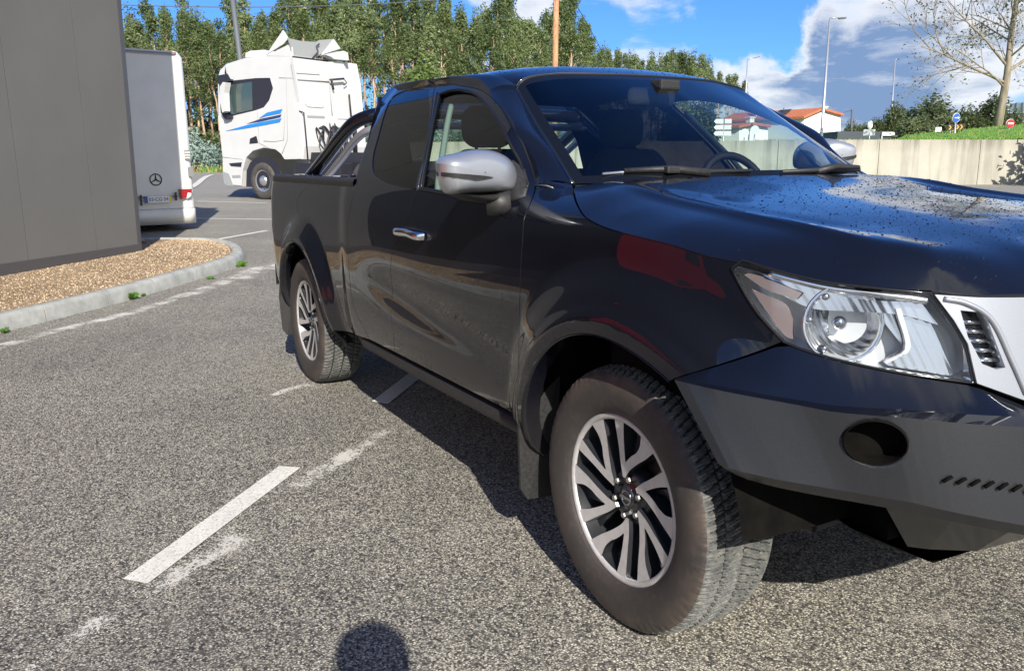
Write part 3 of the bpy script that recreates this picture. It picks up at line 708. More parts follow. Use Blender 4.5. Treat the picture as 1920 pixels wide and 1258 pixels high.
# ================================================================== bed: rail cap, cover, roll bar, tailgate, rear bumper
def capf(b):
    top = s_map(np.linspace(bed_top[0][0], XR-X0-.2, 30), np.full(30, 1.197)); 
    G_ = np.array([top+[0, -.004, -.012], top+[0, -.006, .012], top+[0, .004, .028], top+[0, .03, .032], top+[0, .085, .030], top+[0, .09, .0]]); b.grid(G_)
mirror_build(capf, 'bed_rail_cap', MATS['black_plastic'])
cv = MB(); yw = .80
cv.box((-4.06, -yw, 1.185), (-2.36, yw, 1.205), bev=.006)
for i in range(11): cv.box((-4.02+i*.152, -yw+.02, 1.2055), (-4.02+i*.152+.146, yw-.02, 1.213), bev=.002)
cv.build('bed_cover', MATS['alloy_face'], TR)
rb = MB()
def rbx(y): return y
loopb = catmull([(-3.36, -.775, 1.20), (-3.04, -.75, 1.335), (-2.76, -.735, 1.452), (-2.60, -.71, 1.515), (-2.50, -.64, 1.545), (-2.46, -.52, 1.555), (-2.45, 0, 1.56)], 6); loopb = full(loopb)
rb.tube(loopb, .036, 14)
for sy in (-1, 1): rb.box((-3.42, sy*.80-.05, 1.205), (-3.12, sy*.80+.05, 1.235), bev=.01).box((-2.62, sy*.77-.04, 1.205), (-2.48, sy*.77+.04, 1.24), bev=.01)
rbo = rb.build('roll_bar', BM, TR)
l2 = full(catmull([(-3.10, -.745, 1.205), (-2.84, -.725, 1.322), (-2.60, -.71, 1.428), (-2.48, -.68, 1.468), (-2.42, -.60, 1.485), (-2.40, -.40, 1.49), (-2.40, 0, 1.49)], 6))
ch_ = MB().tube(l2, .021, 12)
ch_.build('roll_bar_tube', MATS['silver_paint'], rbo)
tg = MB().box((-4.215, -.70, .56), (-4.165, .70, 1.19), bev=.012).build('tailgate', BM, TR)
MB().box((-4.228, -.10, 1.05), (-4.214, .10, 1.10), bev=.004).build('handle', MATS['dark_chrome'], tg)
MB().box((-4.16, -.78, .52), (-2.40, .78, .56)).box((-4.10, -.80, .56), (-4.08, .80, 1.17)).build('bed_floor', LN_, TR)
rbp = MB(); rs = np.linspace(-.90, .90, 25)
rbp.grid([[(-4.245+.16*abs(q/.9)**4, q*.93, z) for q in rs] for z in (.47, .49, .60, .615)])
rbp.grid([[(-4.245+.16*abs(q/.9)**4+dx, q*.93, .615) for q in rs] for dx in (0, .12)])
rbp.build('rear_bumper', MATS['black_plastic'], TR)
# ================================================================== nose: grille piece, headlights, steel bumper
hl_px = [(1372, 503), (1393, 488), (1452, 506), (1545, 528), (1630, 539), (1744, 550), (1782, 602), (1807, 645), (1824, 718), (1771, 711), (1683, 698), (1594, 680), (1516, 659), (1470, 641), (1417, 581)]
hlq = inv_s(hit(hl_px)); 
def smc(q, corners, n=6):                  # smooth a closed outline except at the listed corners
    out = []; c = list(corners)+[corners[0]+len(q)]
    for a, b in zip(c[:-1], c[1:]): out += list(catmull([q[i % len(q)] for i in range(a, b+1)], n)[:-1])
    return np.array(out)
hl = smc(hlq, [0, 1, 5, 8, 13]); hls = []
for m in (0, 1):
    e_ = empty('headlight'); e_.parent = TR; hls.append(e_)
both('lens', hl, MATS['lens_glass'], fmap=sub_map(.004), parent=tuple(hls), step=.02, close=False, gap=.003)
def px_panel(name, px, off, mat, corners=None, parent=None, step=.01, thick=.006, smooth=True, gap=0, **k):
    q = inv_s(hit(px)); q = smc(q, corners, 5) if corners else (smc(q, [0], 5) if smooth else q)
    return both(name, q, mat, fmap=sub_map(off), parent=parent or TR, step=step, thick=thick, gap=gap, **k)
def f_refl(t, b):
    p = t.obj(); q_ = t.n('ShaderNodeSeparateXYZ'); t.put(q_.inputs[0], p); v = t.m('SINE', t.m('ADD', t.m('MULTIPLY', q_.outputs[1], 420), t.m('MULTIPLY', q_.outputs[2], 130))); t.put(b.inputs['Normal'], t.bump(v, .12, .002)); b.inputs['Roughness'].default_value = .16
pbsdf('lamp_chrome', (.80, .81, .83), .10, 1.0, build=f_refl)
pbsdf('lamp_bezel', (.55, .56, .58), .25, .15)
pbsdf('lamp_black', (.02, .021, .025), .25)
both('housing', inset(hl, .004), MATS['lamp_bezel'], fmap=sub_map(-.075), parent=tuple(hls), step=.02, thick=.01, gap=0)
def hwall(b, m):                           # side walls of the lamp housing
    P0 = sub_map(-.004)(hl[:, 0], hl[:, 1]); P1 = sub_map(-.08)(inset(hl, .006)[:, 0], inset(hl, .006)[:, 1])
    G_ = np.array([np.vstack([P0, P0[:1]]), np.vstack([P1, P1[:1]])])*([1, -1, 1] if m else [1, 1, 1]); b.grid(G_)
for m in (0, 1): b = MB(); hwall(b, m); b.build('housing_wall', MATS['lamp_chrome'], hls[m])
strip_seal = np.vstack([hl, hl[:1]])
strip('lens_frame', strip_seal, .001, 0, MATS['gloss_plastic'], hls, .0035)
px_panel('drl_bar', [(1385, 505), (1400, 497), (1500, 532), (1600, 560), (1735, 566), (1770, 610), (1700, 592), (1600, 585), (1520, 580), (1470, 560)], -.030, MATS['lamp_chrome'], [0, 4, 5], tuple(hls))
px_panel('side_reflector', [(1405, 543), (1425, 552), (1470, 572), (1483, 600), (1484, 637), (1470, 632), (1437, 590)], -.014, MATS['amber_lens'], [0, 3, 4], tuple(hls))
px_panel('turn_signal', [(1388, 515), (1405, 512), (1450, 530), (1500, 550), (1490, 562), (1430, 543)], -.018, MATS['amber_lens'], [0, 3, 4], tuple(hls))
px_panel('inner_reflector', [(1650, 590), (1690, 578), (1745, 590), (1800, 690), (1805, 706), (1740, 700), (1662, 684), (1705, 655)], -.045, MATS['lamp_chrome'], [0, 3, 5, 7], tuple(hls))
px_panel('divider', [(1683, 580), (1693, 578), (1712, 650), (1706, 664), (1664, 684), (1660, 680), (1700, 657)], -.018, MATS['lamp_bezel'], [0, 1, 3, 4], tuple(hls), thick=.02)
pbsdf('glint_tube', (.85, .86, .88), .16, 1.0)
strip('glint_tube', sp([(1440, 512), (1500, 528), (1560, 541), (1630, 550), (1700, 558), (1744, 564)]), -.013, 0, MATS['glint_tube'], hls, .0085)  # chrome tube added along the lens top to catch a sun glint
pc = hit([(1578, 617)])[0]; nrm_ = np.array([.80, -.58, .12]); nrm_ /= np.linalg.norm(nrm_)
def lamp_core(m):
    q = Vector(nrm_*([1, -1, 1] if m else [1, 1, 1])).to_track_quat('Z', 'Y').to_matrix().to_4x4(); c = pc-nrm_*.022+np.array([.004, .006, .010]); c = c*([1, -1, 1] if m else [1, 1, 1])
    Mx = Matrix.Translation(Vector(c))@q
    MB().lathe([(.078, .004), (.083, 0), (.080, -.012), (.070, -.03), (.05, -.05), (.03, -.06), (.0, -.062)], 40).build('reflector_bowl', MATS['lamp_chrome'], hls[m], M=Mx)
    MB().lathe([(.009, -.058), (.010, -.040), (.014, -.034), (.015, -.022), (.010, -.016), (0, -.015)], 28).build('bulb_shield', MATS['dark_chrome'], hls[m], M=Mx)
    MB().lathe([(.083, .000), (.086, .003), (.083, .006), (.079, .002)], 40).build('bowl_ring', MATS['chrome'], hls[m], M=Mx)
    for a in (120, 175, 240): b = MB(); b.lathe([(0, 0), (.006, .001), (.008, -.006), (.008, -.03)], 12, o=(.066*math.cos(R(a)), .066*math.sin(R(a)), -.012)); b.build('bulb_holder', MATS['dark_chrome'], hls[m], M=Mx)
lamp_core(0); lamp_core(1)
# silver V piece and vent
gp_px = [(1747, 551), (1830, 556), (1918, 556)]
q_top = inv_s(hit(gp_px)); q_in = inv_s(hit([(1747, 551), (1784, 602), (1809, 645), (1826, 719)])); q_bot = inv_s(hit([(1826, 719), (1870, 735), (1919, 753)]))
def ext_to_center(q, z_end, n=4):
    t = np.linspace(q[-1][0], math.pi/2, n+1)[1:]; return np.vstack([q, np.c_[t, np.linspace(q[-1][1], z_end, n+1)[1:]]])
q_top2, q_bot2 = q_top, q_bot
tE = q_top[-1][0]+.10
sil_out = np.vstack([q_top, [(tE, q_top[-1][1]-.005), (tE+.16, .96), (tE+.30, .83), (tE+.27, .80), (tE+.12, q_bot[-1][1]+.04)], q_bot[::-1], q_in[::-1][1:-1]])
vent = inv_s(hit([(1799, 584), (1838, 588), (1846, 604), (1877, 687), (1863, 690), (1838, 680), (1812, 630)]))
both('grille_surround', sil_out, MATS['silver_paint'], holes=[vent], fmap=sub_map(.010), step=.012, thick=.03)
both('vent_back', inset(vent, -.004), MATS['gloss_plastic'], fmap=sub_map(-.02), step=.03, thick=.004)
strip('grille_trim', sp([(1766, 560), (1805, 568), (1850, 596), (1892, 680), (1917, 738)]), .012, 0, MATS['silver_paint'], TR, .006)
vb = []
for i in range(5):
    f_ = .12+.19*i; pr_ = np.array([1802+f_*38, 592+f_*92]); px2 = pr_+[34+2*i, 4]
    P_ = hit([tuple(pr_), tuple(px2)], .0); vb.append(P_)
for m in (0, 1):
    for P_ in vb: MB().tube((P_+[-.006, 0, 0])*([1, -1, 1] if m else [1, 1, 1]), .0055, 8).build('vent_bar', MATS['dark_chrome'], TR)
# centre grille (outside the frame of the photo, kept plain)
tg_ = np.linspace(tE+.10, math.pi/2, 9)
Gg = [[s_map(t, z) for t in tg_] for z in np.linspace(.78, 1.025, 12)]; Gg = np.array(Gg)-[.03, 0, 0]
for m in (0, 1): MB().grid(Gg*([1, -1, 1] if m else [1, 1, 1])).build('grille', MATS['gloss_plastic'], TR)
# nose core behind the panels so nothing shows through the gaps
tc_ = np.linspace(-.0, math.pi/2, 26); core = np.array([[sub_map(-.11)(np.array(t), np.array(z)) for t in tc_] for z in (.60, .7, .8, .9, 1.0, 1.03)])
for m in (0, 1): MB().grid(core*([1, -1, 1] if m else [1, 1, 1])).build('nose_core', LN_, TR)
# steel bumper: rails traced at four levels, faceted between them
def brail(px, inf):
    P = hit(px, inf); q = inv_s(P); return q, inf
def bump_rail(px, inf, n=34, zend=None):
    P = hit(px, inf); t = np.arctan2((P[:, 0]-X0)/(a_nose(P[:, 2])), np.abs(P[:, 1])/b_side(np.minimum(P[:, 0], .6), P[:, 2])); z = P[:, 2]
    print('rail', inf, t.round(2), z.round(3), P[:, 0].round(2))
    tq = np.r_[np.linspace(t[0], t[-1], n-10, endpoint=False), np.linspace(t[-1], math.pi/2, 10)]
    zq = np.interp(tq, t, z); 
    if zend is not None: k = tq > t[-1]; zq[k] = z[-1]+(zend-z[-1])*(1-((math.pi/2-tq[k])/(math.pi/2-t[-1]))**2)
    Q = s_map(tq, zq); Q[:, 0] = X0+(Q[:, 0]-X0)*(1+inf); Q[:, 1] *= (1+inf); return Q
r0 = bump_rail([(1272, 708), (1360, 683), (1470, 645), (1516, 663), (1594, 684), (1683, 702), (1771, 716), (1826, 724), (1918, 760)], .004)
r1 = bump_rail([(1270, 709), (1310, 715), (1380, 727), (1450, 741), (1560, 760), (1700, 767), (1918, 781)], .045)
r2 = bump_rail([(1271, 711), (1310, 721), (1380, 735), (1450, 749), (1560, 772), (1700, 783), (1918, 800)], .075)
r3 = bump_rail([(1352, 868), (1390, 878), (1450, 892), (1560, 915), (1700, 940), (1918, 985)], .085)
r4 = bump_rail([(1362, 880), (1400, 893), (1450, 908), (1560, 932), (1700, 958), (1918, 1003)], .06)
def cut(r_, k): return r_
for m in (0, 1):
    S_ = [1, -1, 1] if m else [1, 1, 1]; b = MB()
    for a, c, nsub in ((r0, r1, 10), (r1, r2, 4), (r2, r3, 14), (r3, r4, 4)):
        V1 = (r2-r1)[:, :]; G_ = np.array([a+(c-a)*t for t in np.linspace(0, 1, nsub)])
        if a is r2: G_ = G_
        # leave the round lamp opening out of the face
        b.grid(G_*S_, 1 if a is not r3 else 0, a is not r3) if a is not r2 else None
        if a is r2:
            hc = hit([(1641, 831)], .08)[0]; HC = hc
            g2 = np.array([resample(np.array([a[i]+(c[i]-a[i])*t for t in (0, 1)]), 56) for i in range(len(a))])
            fine = np.array([resample(g2[:, j], 360) for j in range(56)])
            n0, n1_ = fine.shape[:2]; ex_ = fine-hc; dist_ = np.hypot(np.hypot(ex_[..., 0], ex_[..., 1])/.060, ex_[..., 2]/.047)
            # snap the vertices near the rim of the hole onto it for a clean round edge
            kk_ = (dist_ > .86) & (dist_ < 1.08); fine2 = fine.copy(); fine2[kk_] = (hc+ex_/dist_[..., None])[kk_]
            fl_ = []; 
            for i in range(n0-1):
                for j in range(n1_-1):
                    dd = dist_[i:i+2, j:j+2]
                    if dd.min() < .86: continue
                    fl_.append((i*n1_+j, i*n1_+j+1, (i+1)*n1_+j+1, (i+1)*n1_+j))
            b.add((fine2*S_).reshape(-1, 3), fl_, 0, True)
    b.tube([], .01) if False else None
    bo = b.build('front_bumper', [MATS['bumper_paint'], MATS['black_paint']], TR, fix=False)
    # round lamp recess
    ax_ = np.cross(r2[18]-r2[12], [0, 0, 1]); ax_ = np.array([ax_[0], ax_[1], 0]); ax_ /= np.linalg.norm(ax_)
    if ax_[0] < 0: ax_ = -ax_
    tang = np.array([-ax_[1], ax_[0], 0]); b = MB()
    for_pts = lambda r_, d_: [(hc+d_*ax_+(r_*.060*math.cos(a)*tang)+np.array([0, 0, r_*.047*math.sin(a)]))*S_ for a in np.linspace(0, 2*math.pi, 49)]
    b.grid([for_pts(1.05, .0005), for_pts(1.0, .003), for_pts(.97, -.002), for_pts(.95, -.05), for_pts(.93, -.055), for_pts(.02, -.056)], 0, False)
    b.build('lamp_recess', MATS['liner'], bo)
    b = MB()                                # slanted slots near the middle
    for i in range(9):
        u_ = 1776+i*26; Pa = hit([(u_-8, 903+i*3.5), (u_+10, 893+i*3.2)], .088); b.tube(Pa*S_, .0035, 6)
    b.build('bumper_slots', MATS['liner'], bo)
HCX = HC
# lower skid plate
def skidf():
    A = [(.66, -.66, .56), (.72, -.45, .535), (.80, -.20, .52), (.80, 0, .52), (.80, .20, .52), (.72, .45, .535), (.66, .66, .56)]
    B = [(.60, -.47, .385), (.61, -.40, .365), (.62, -.215, .318), (.62, 0, .30), (.62, .215, .318), (.61, .40, .365), (.60, .47, .385)]
    b = MB(); b.grid([A, B], 0, False); return b
sk = skidf().build('skid_plate', MATS['bumper_paint'], TR)
for sy in (-1, 1): 
    for p_ in ((.69, -.50*sy, .515), (.765, -.20*sy, .49)): MB().lathe([(0, .010), (.008, .009), (.013, .003), (.014, -.006)], 12, ax='x', o=p_).build('skid_bolt', MATS['bolt_steel'], sk)
MB().grid([[(.59, y, z) for y, z in ((-.66, .47), (-.345, .305), (0, .29), (.345, .305), (.66, .47))], [(.35, y, z) for y, z in ((-.5, .40), (-.3, .27), (0, .26), (.3, .27), (.5, .40))], [(.05, y, .33) for y in (-.42, -.25, 0, .25, .42)]], 0, False).build('undertray', MATS['liner'], TR)
lowp = np.array([(r4[0]), (r4[8]), (r4[16]), (r4[-1])])
for m in (0, 1):
    S_ = [1, -1, 1] if m else [1, 1, 1]; back_ = r4*[1, .78, 1]+[-.16, 0, .05]; MB().grid(np.array([r4, back_])*S_, 0, False).build('bumper_return', LN_, TR)
# ================================================================== mirrors, handles, cowl, wipers, antenna
mo = [(816, 306), (824, 296), (850, 288), (892, 280), (925, 284), (950, 298), (962, 318), (963, 345), (956, 358), (915, 361), (870, 363), (832, 361), (820, 336)]
Mx0 = -.70
mp3 = np.array([on_plane(u, v, (1, .25, 0), (Mx0, -1.0, 1.25)) for u, v in mo]); mp3 = smc(mp3, [0], 5)
bo_ = [(832, 361), (870, 364), (915, 361), (956, 357), (975, 357), (980, 372), (965, 380), (930, 382), (880, 378), (845, 368)]
bs3 = smc(np.array([on_plane(u, v, (1, .25, 0), (Mx0-.01, -1.0, 1.25)) for u, v in bo_]), [0], 4)
ss_ = [(816, 322), (850, 325), (895, 329), (926, 333), (905, 338), (893, 339), (889, 335), (850, 331), (817, 329)]
for m in (0, 1):
    S_ = [1, -1, 1] if m else [1, 1, 1]; e_ = empty('side_mirror'); e_.parent = TR
    pb = pillow(mp3*S_, np.array([.105, -.02, .0])*S_, 16, back=.45, p=.44); pb.build('mirror_shell', MATS['silver_paint'], e_)
    if m: e_.location = (-.20, .312, .05); e_.scale = (1, .6, 1)
    else:
        from mathutils.bvhtree import BVHTree
        mbvh = BVHTree.FromPolygons([Vector(v) for v in pb.V], pb.F)
    pillow(bs3*S_, np.array([.085, -.01, 0])*S_, 8, back=.5).tube([np.array((-.70, -.93, 1.165))*S_, np.array((-.66, -.86, 1.17))*S_], [.035, .045], 12).build('mirror_foot', MATS['black_plastic'], e_)
    cc = mp3.mean(0); G_ = []
    for (u, v), (u2, v2) in zip([(818, 322.5), (832, 323.5), (850, 325), (870, 326.5), (895, 328.5), (910, 330), (925, 332.5)], [(819, 330), (832, 331), (850, 333), (870, 335.5), (893, 338.5), (907, 337), (925, 333.5)]):
        row = []
        for w_ in (0, .25, .5, .75, 1):
            uu_, vv_ = u+(u2-u)*w_, v+(v2-v)*w_; P_ = on_plane(uu_, vv_, (1, .25, 0), (Mx0, -1.0, 1.25))
            # find the shell: push along view ray
            q = P_-cc; ang = min(1.0, np.linalg.norm(q)/.16); 
            row.append(P_)
        G_.append(row)
    G_ = np.array(G_)
    def onshell(P_):
        d_ = (P_-CAM)/np.linalg.norm(P_-CAM); h_ = mbvh.ray_cast(Vector(CAM), Vector(d_))[0]
        return (np.array(h_) if h_ is not None else P_)-d_*.006
    G2 = np.array([[onshell(p_) for p_ in row] for row in G_])*S_
    MB().grid(G2).build('mirror_indicator', MATS['black_plastic'], e_)
    tri = np.array([s_map(*inv_s(hit([p_]))[0]) for p_ in [(962, 300), (984, 318), (992, 345), (985, 368), (960, 378), (950, 372)]])*S_
    pillow(tri, np.array([0, -.016, 0])*S_, 4).build('mirror_base', MATS['black_plastic'], e_)
    gl_ = mp3*S_+np.array([-.055, .01, 0]); c_ = gl_.mean(0); n_ = len(gl_); b = MB(); b.add(list(c_+(gl_-c_)*.86), [tuple(range(n_))]); b.build('mirror_glass', MATS['chrome'], e_)
    # door handle with its scooped recess
    hp = hit([(752, 433), (774, 436), (796, 443)]); Q_ = hp+[0, -.030, 0]
    hb = MB(); path = catmull([hp[0]+[-.0, .0, 0], hp[0]+[.012, -.028, 0], Q_[1], hp[2]+[-.012, -.026, 0], hp[2]+[.004, .0, 0]], 6); hb.tube(path*S_, .0135, 12, sq=1.25); hb.build('door_handle', MATS['chrome'], doors[m])
    hc_ = hit([(774, 437)])[0]; ri = [(hc_+[.045*math.cos(a), -.001, .048*math.sin(a)])*S_ for a in np.linspace(0, 2*math.pi, 28, endpoint=False)]
    pillow(ri, np.array([0, .018, 0])*S_, 5).build('handle_recess', MATS['gloss_plastic'], doors[m])
# cowl panel below the windscreen
cwA, cwB = resample(full(base), 41)+[.012, 0, -.004], resample(full(rear_edge[::-1]), 41)+[-.004, 0, -.010]
cwA, cwB = resample(full(base), 41), resample(full(rear_edge[::-1]), 41)
MB().grid([cwA+[-.01, 0, -.004], cwA+[.01, 0, -.006], (cwA+cwB)/2+[0, 0, -.016], cwB+[0, 0, -.022], cwB+[.03, 0, -.03]]).build('cowl_panel', MATS['black_plastic'], TR)
def onws(u, v, off=.012):                  # point on the windscreen under a photo pixel
    d = rayd(u, v); best, bd = None, 9
    Pg = G.reshape(-1, 3); pv = proj(Pg); i = int(np.argmin(np.hypot(pv[:, 0]-u, pv[:, 1]-v))); 
    return Pg[i]+np.array([.5, 0, .85])*off
wp = MB(); p0, p1 = onws(1108, 338, .02), onws(1195, 343, .02)
W1 = [np.array((-.50, -.60, 1.262)), np.array((-.40, -.36, 1.266)), np.array((-.345, -.10, 1.268))]
wp.tube(W1, [.009, .011, .007], 8, sq=.8).tube([np.array((-.355, -.28, 1.262)), np.array((-.405, -.40, 1.276)), np.array((-.46, -.55, 1.272))], [.014, .012, .008], 8)
wp.box((-.43, -.43, 1.262), (-.385, -.36, 1.285), bev=.006).build('windshield_wiper', MATS['black_plastic'], TR)
wp = MB(); wp.tube([(-.325, .02, 1.262), (-.36, .30, 1.266), (-.47, .60, 1.262)], [.007, .010, .007], 8).tube([(-.35, .22, 1.26), (-.35, .32, 1.278), (-.41, .52, 1.272)], [.013, .012, .008], 8).build('windshield_wiper', MATS['black_plastic'], TR)
MB().tube([(-.49, -.615, 1.262), (-.425, -.42, 1.277)], .0075, 8, sq=.6).build('wiper_cover', MATS['silver_paint'], TR)
# mud flaps
for x0_, zt in ((-.475, .66), (-3.60, .62)):
    mirror_build(lambda b: b.prism([(x0_+.02, -.925, zt), (x0_+.03, -.80, zt), (x0_+.0, -.80, .20), (x0_-.01, -.90, .20), (x0_-.015, -.925, .24), (x0_-.01, -.935, .45)], (-.012, 0, 0)), 'mud_flap', MATS['black_plastic'])
# ================================================================== wheels
RT, RW = .380, .122
def tyre_mesh():
    na, nt = 960, 46; prof = []; deps = []
    wall = [(.240, -.098), (.244, -.108), (.252, -.116), (.275, -.124), (.305, -.1275), (.332, -.125), (.350, -.119), (.362, -.112)]
    tread_y = np.linspace(-.103, .103, nt); a = np.arange(na)*2*math.pi/na
    V = []; F = []
    rows = []
    for r_, y in wall: 
        rr_ = np.full(na, r_)
        if r_ > .345: rr_ = rr_+.0016*(np.sin(a*72) > 0)
        rows.append((rr_, np.full(na, y))); deps.append(np.zeros(na))
    for y in tread_y:
        ay = abs(y)/.103; base_r = RT-.010*ay**4-.0015*ay
        # directional V grooves + lateral sipes + two round grooves
        ph = a*48/(1) ; v_ = np.sin(ph+9.0*ay**1.1+ (0 if y < 0 else 0.0)); gro = 0
        gro = np.where(np.abs(np.sin(a*46+5.6*ay)) > .88, 1.0, 0.0); sip = np.where(np.abs(np.sin(a*138+9*ay)) > .88, .45, 0.0)
        circ_ = 1.0 if (abs(ay-.56) < .045 or ay < .03) else 0
        dep = np.maximum(gro, sip); dep = np.maximum(dep, circ_)*.0085
        if ay > .97: dep = dep*.6
        rows.append((base_r-dep, np.full(na, y))); deps.append(np.broadcast_to(dep, (na,)).astype(float))
    for r_, y in wall[::-1]: rows.append((np.full(na, r_), np.full(na, -y))); deps.append(np.zeros(na))
    n = len(rows); V = np.concatenate([np.stack([r_*np.cos(a), y, r_*np.sin(a)], 1) for r_, y in rows])
    i, j = np.meshgrid(np.arange(n-1), np.arange(na), indexing='ij'); j2 = (j+1) % na
    F = np.stack([i*na+j, i*na+j2, (i+1)*na+j2, (i+1)*na+j], -1).reshape(-1, 4)
    MI = ((i >= len(wall)-1) & (i < len(wall)+nt)).astype(int).ravel(); DP = np.array(deps); fd = (DP[i]+0)[np.arange(n-1)[:, None], np.arange(na)[None]] if 0 else np.minimum(np.minimum(DP[:-1], DP[1:]), np.minimum(np.roll(DP, -1, 1)[:-1], np.roll(DP, -1, 1)[1:])); MI = np.where(fd.ravel() > .0045, 2, MI); return V, F, MI
tV, tF, tMI = tyre_mesh()
def rim_parts():
    face = MB(); drk = MB(); N6 = [93+60*k for k in range(6)]
    A = catmull([(12, .060), (10, .10), (6.5, .16), (5.2, .229)], 6); Bp = catmull([(-5.2, .229), (-3.0, .16), (-2.5, .112)], 5); Cq = catmull([(-4, .106), (-16, .138), (-24, .168), (-26, .195), (-25, .229)], 6); D = catmull([(-41, .229), (-37, .18), (-26, .122), (-11, .081), (0, .058)], 6)
    V_out = [A, Bp, Cq, D]
    outline = np.vstack([A, Bp, Cq, D])
    def yface(r_): return -.088-.020*((r_-.06)/.17)**1.3*1.0+.004
    for N in N6:
        pol = []
        P = [(r_*math.cos(R(N+a)), r_*math.sin(R(N+a)), r_) for a, r_ in outline]
        pl = np.array([(p[0], p[1]) for p in P]); 
        cd_ = delaunay_2d_cdt([Vector(p) for p in pl], [(i, (i+1) % len(pl)) for i in range(len(pl))], [], 1, 1e-7)
        vs, fs = cd_[0], cd_[2]; c = np.array([np.mean([vs[i] for i in f], axis=0) for f in fs]); keep = pip(pl, c)
        rr_ = [math.hypot(*v) for v in vs]; base_ = len(face.V)
        face.add([(v[0], yface(max(r_, .06)), v[1]) for v, r_ in zip(vs, rr_)], [tuple(f) for f, k in zip(fs, keep) if k], 0, False)
        # dark flanks
        n_ = len(P); G0 = [(p[0], yface(max(p[2], .06))+.0003, p[1]) for p in P]; cpt = pl.mean(0)
        G1 = [((p[0]-cpt[0])*1.06+cpt[0], yface(max(p[2], .06))+.012, (p[1]-cpt[1])*1.06+cpt[1]) for p in P]; G2_ = [(p[0]*.98, yface(max(p[2], .06))+.048, p[1]*.98) for p in P]
        drk.grid(np.array([G0+G0[:1], G1+G1[:1], G2_+G2_[:1]]), 0, False)
        # dark web spokes filling part of the V
        for aa, wdt in ((-14, 5),):
            w1 = [(.10, -6), (.16, -13), (.23, -21)]; w2 = [(.23, -12), (.16, -6.5), (.10, -4)]
            drk.prism([(r_*math.cos(R(N+q)), -.062, r_*math.sin(R(N+q))) for r_, q in w1+w2], (0, .02, 0))
        drk.prism([(r_*math.cos(R(N+q)), -.060, r_*math.sin(R(N+q))) for r_, q in ((.06, 14), (.14, 11), (.232, 12), (.232, 6), (.14, 5), (.06, 9))], (0, .025, 0))
    n = 96
    face.lathe([(.2265, -.100), (.2285, -.1065), (.236, -.109), (.243, -.1085), (.2455, -.104), (.2455, -.098)], n, ax='y')
    drk.lathe([(.2265, -.100), (.222, -.08), (.215, -.03), (.212, .06), (.222, .09)], n, ax='y')
    drk.lathe([(.0, -.074), (.034, -.074), (.040, -.070), (.052, -.066), (.072, -.070), (.080, -.066), (.082, -.03)], 48, ax='y')
    return face, drk
fc_, dk_ = rim_parts()
w0 = empty('wheel')
ty_ = mesh_obj('tyre', tV, tF, [MATS['tyre_wall'], MATS['tyre_tread'], MATS['tyre_groove']], w0, smooth=False, mi=tMI)
bm_ = None
sm_ = np.ones(len(ty_.data.polygons), bool); sm_[np.array(tMI) >= 1] = False; ty_.data.polygons.foreach_set('use_smooth', sm_)
rim_ = fc_.build('rim', MATS['alloy_face'], w0, fix=False)
dk_.build('rim_web', MATS['alloy_dark'], w0)
b = MB().lathe([(.026, -.082), (.030, -.080), (.032, -.074), (.033, -.068)], 32, ax='y').lathe([(0, -.082), (.026, -.082)], 32, ax='y', mi=0)
b.build('centre_cap', MATS['alloy_dark'], w0)
b = MB().lathe([(.0225, -.0822), (.0225, -.0842), (.0175, -.0842), (.0175, -.0822)], 36, ax='y').box((-.0255, -.0852, -.0048), (.0255, -.0822, .0048), bev=.001)
b.build('cap_emblem', MATS['dark_chrome'], w0)
for k in range(6):
    lg = MB(); a = R(60*k+20); lg.lathe([(0, -.088), (.0075, -.087), (.0105, -.083), (.0105, -.06)], 6, ax='y', o=(.057*math.cos(a), 0, .057*math.sin(a)), sm=False)
    lg.build('wheel_nut', MATS['bolt_steel'], w0)
MB().lathe([(.0, -.012), (.155, -.012), (.158, -.008), (.158, .012), (0, .012)], 48, ax='y').box((-.175, -.05, .02), (-.09, .03, .13), bev=.015).build('brake_disc', MATS['brake'], w0)
WZ = .376
wpos = [((0, -.782, WZ), 0), ((-3.13, -.782, WZ-.004), 0), ((0, .782, WZ), math.pi), ((-3.13, .782, WZ-.004), math.pi)]
for i, (p_, rz_) in enumerate(wpos):
    wv = w0 if i == 0 else copy_tree(w0); wv.parent = TR; wv.location = p_; wv.rotation_euler = (0, R([0, 23, 0, 0][i]), rz_)
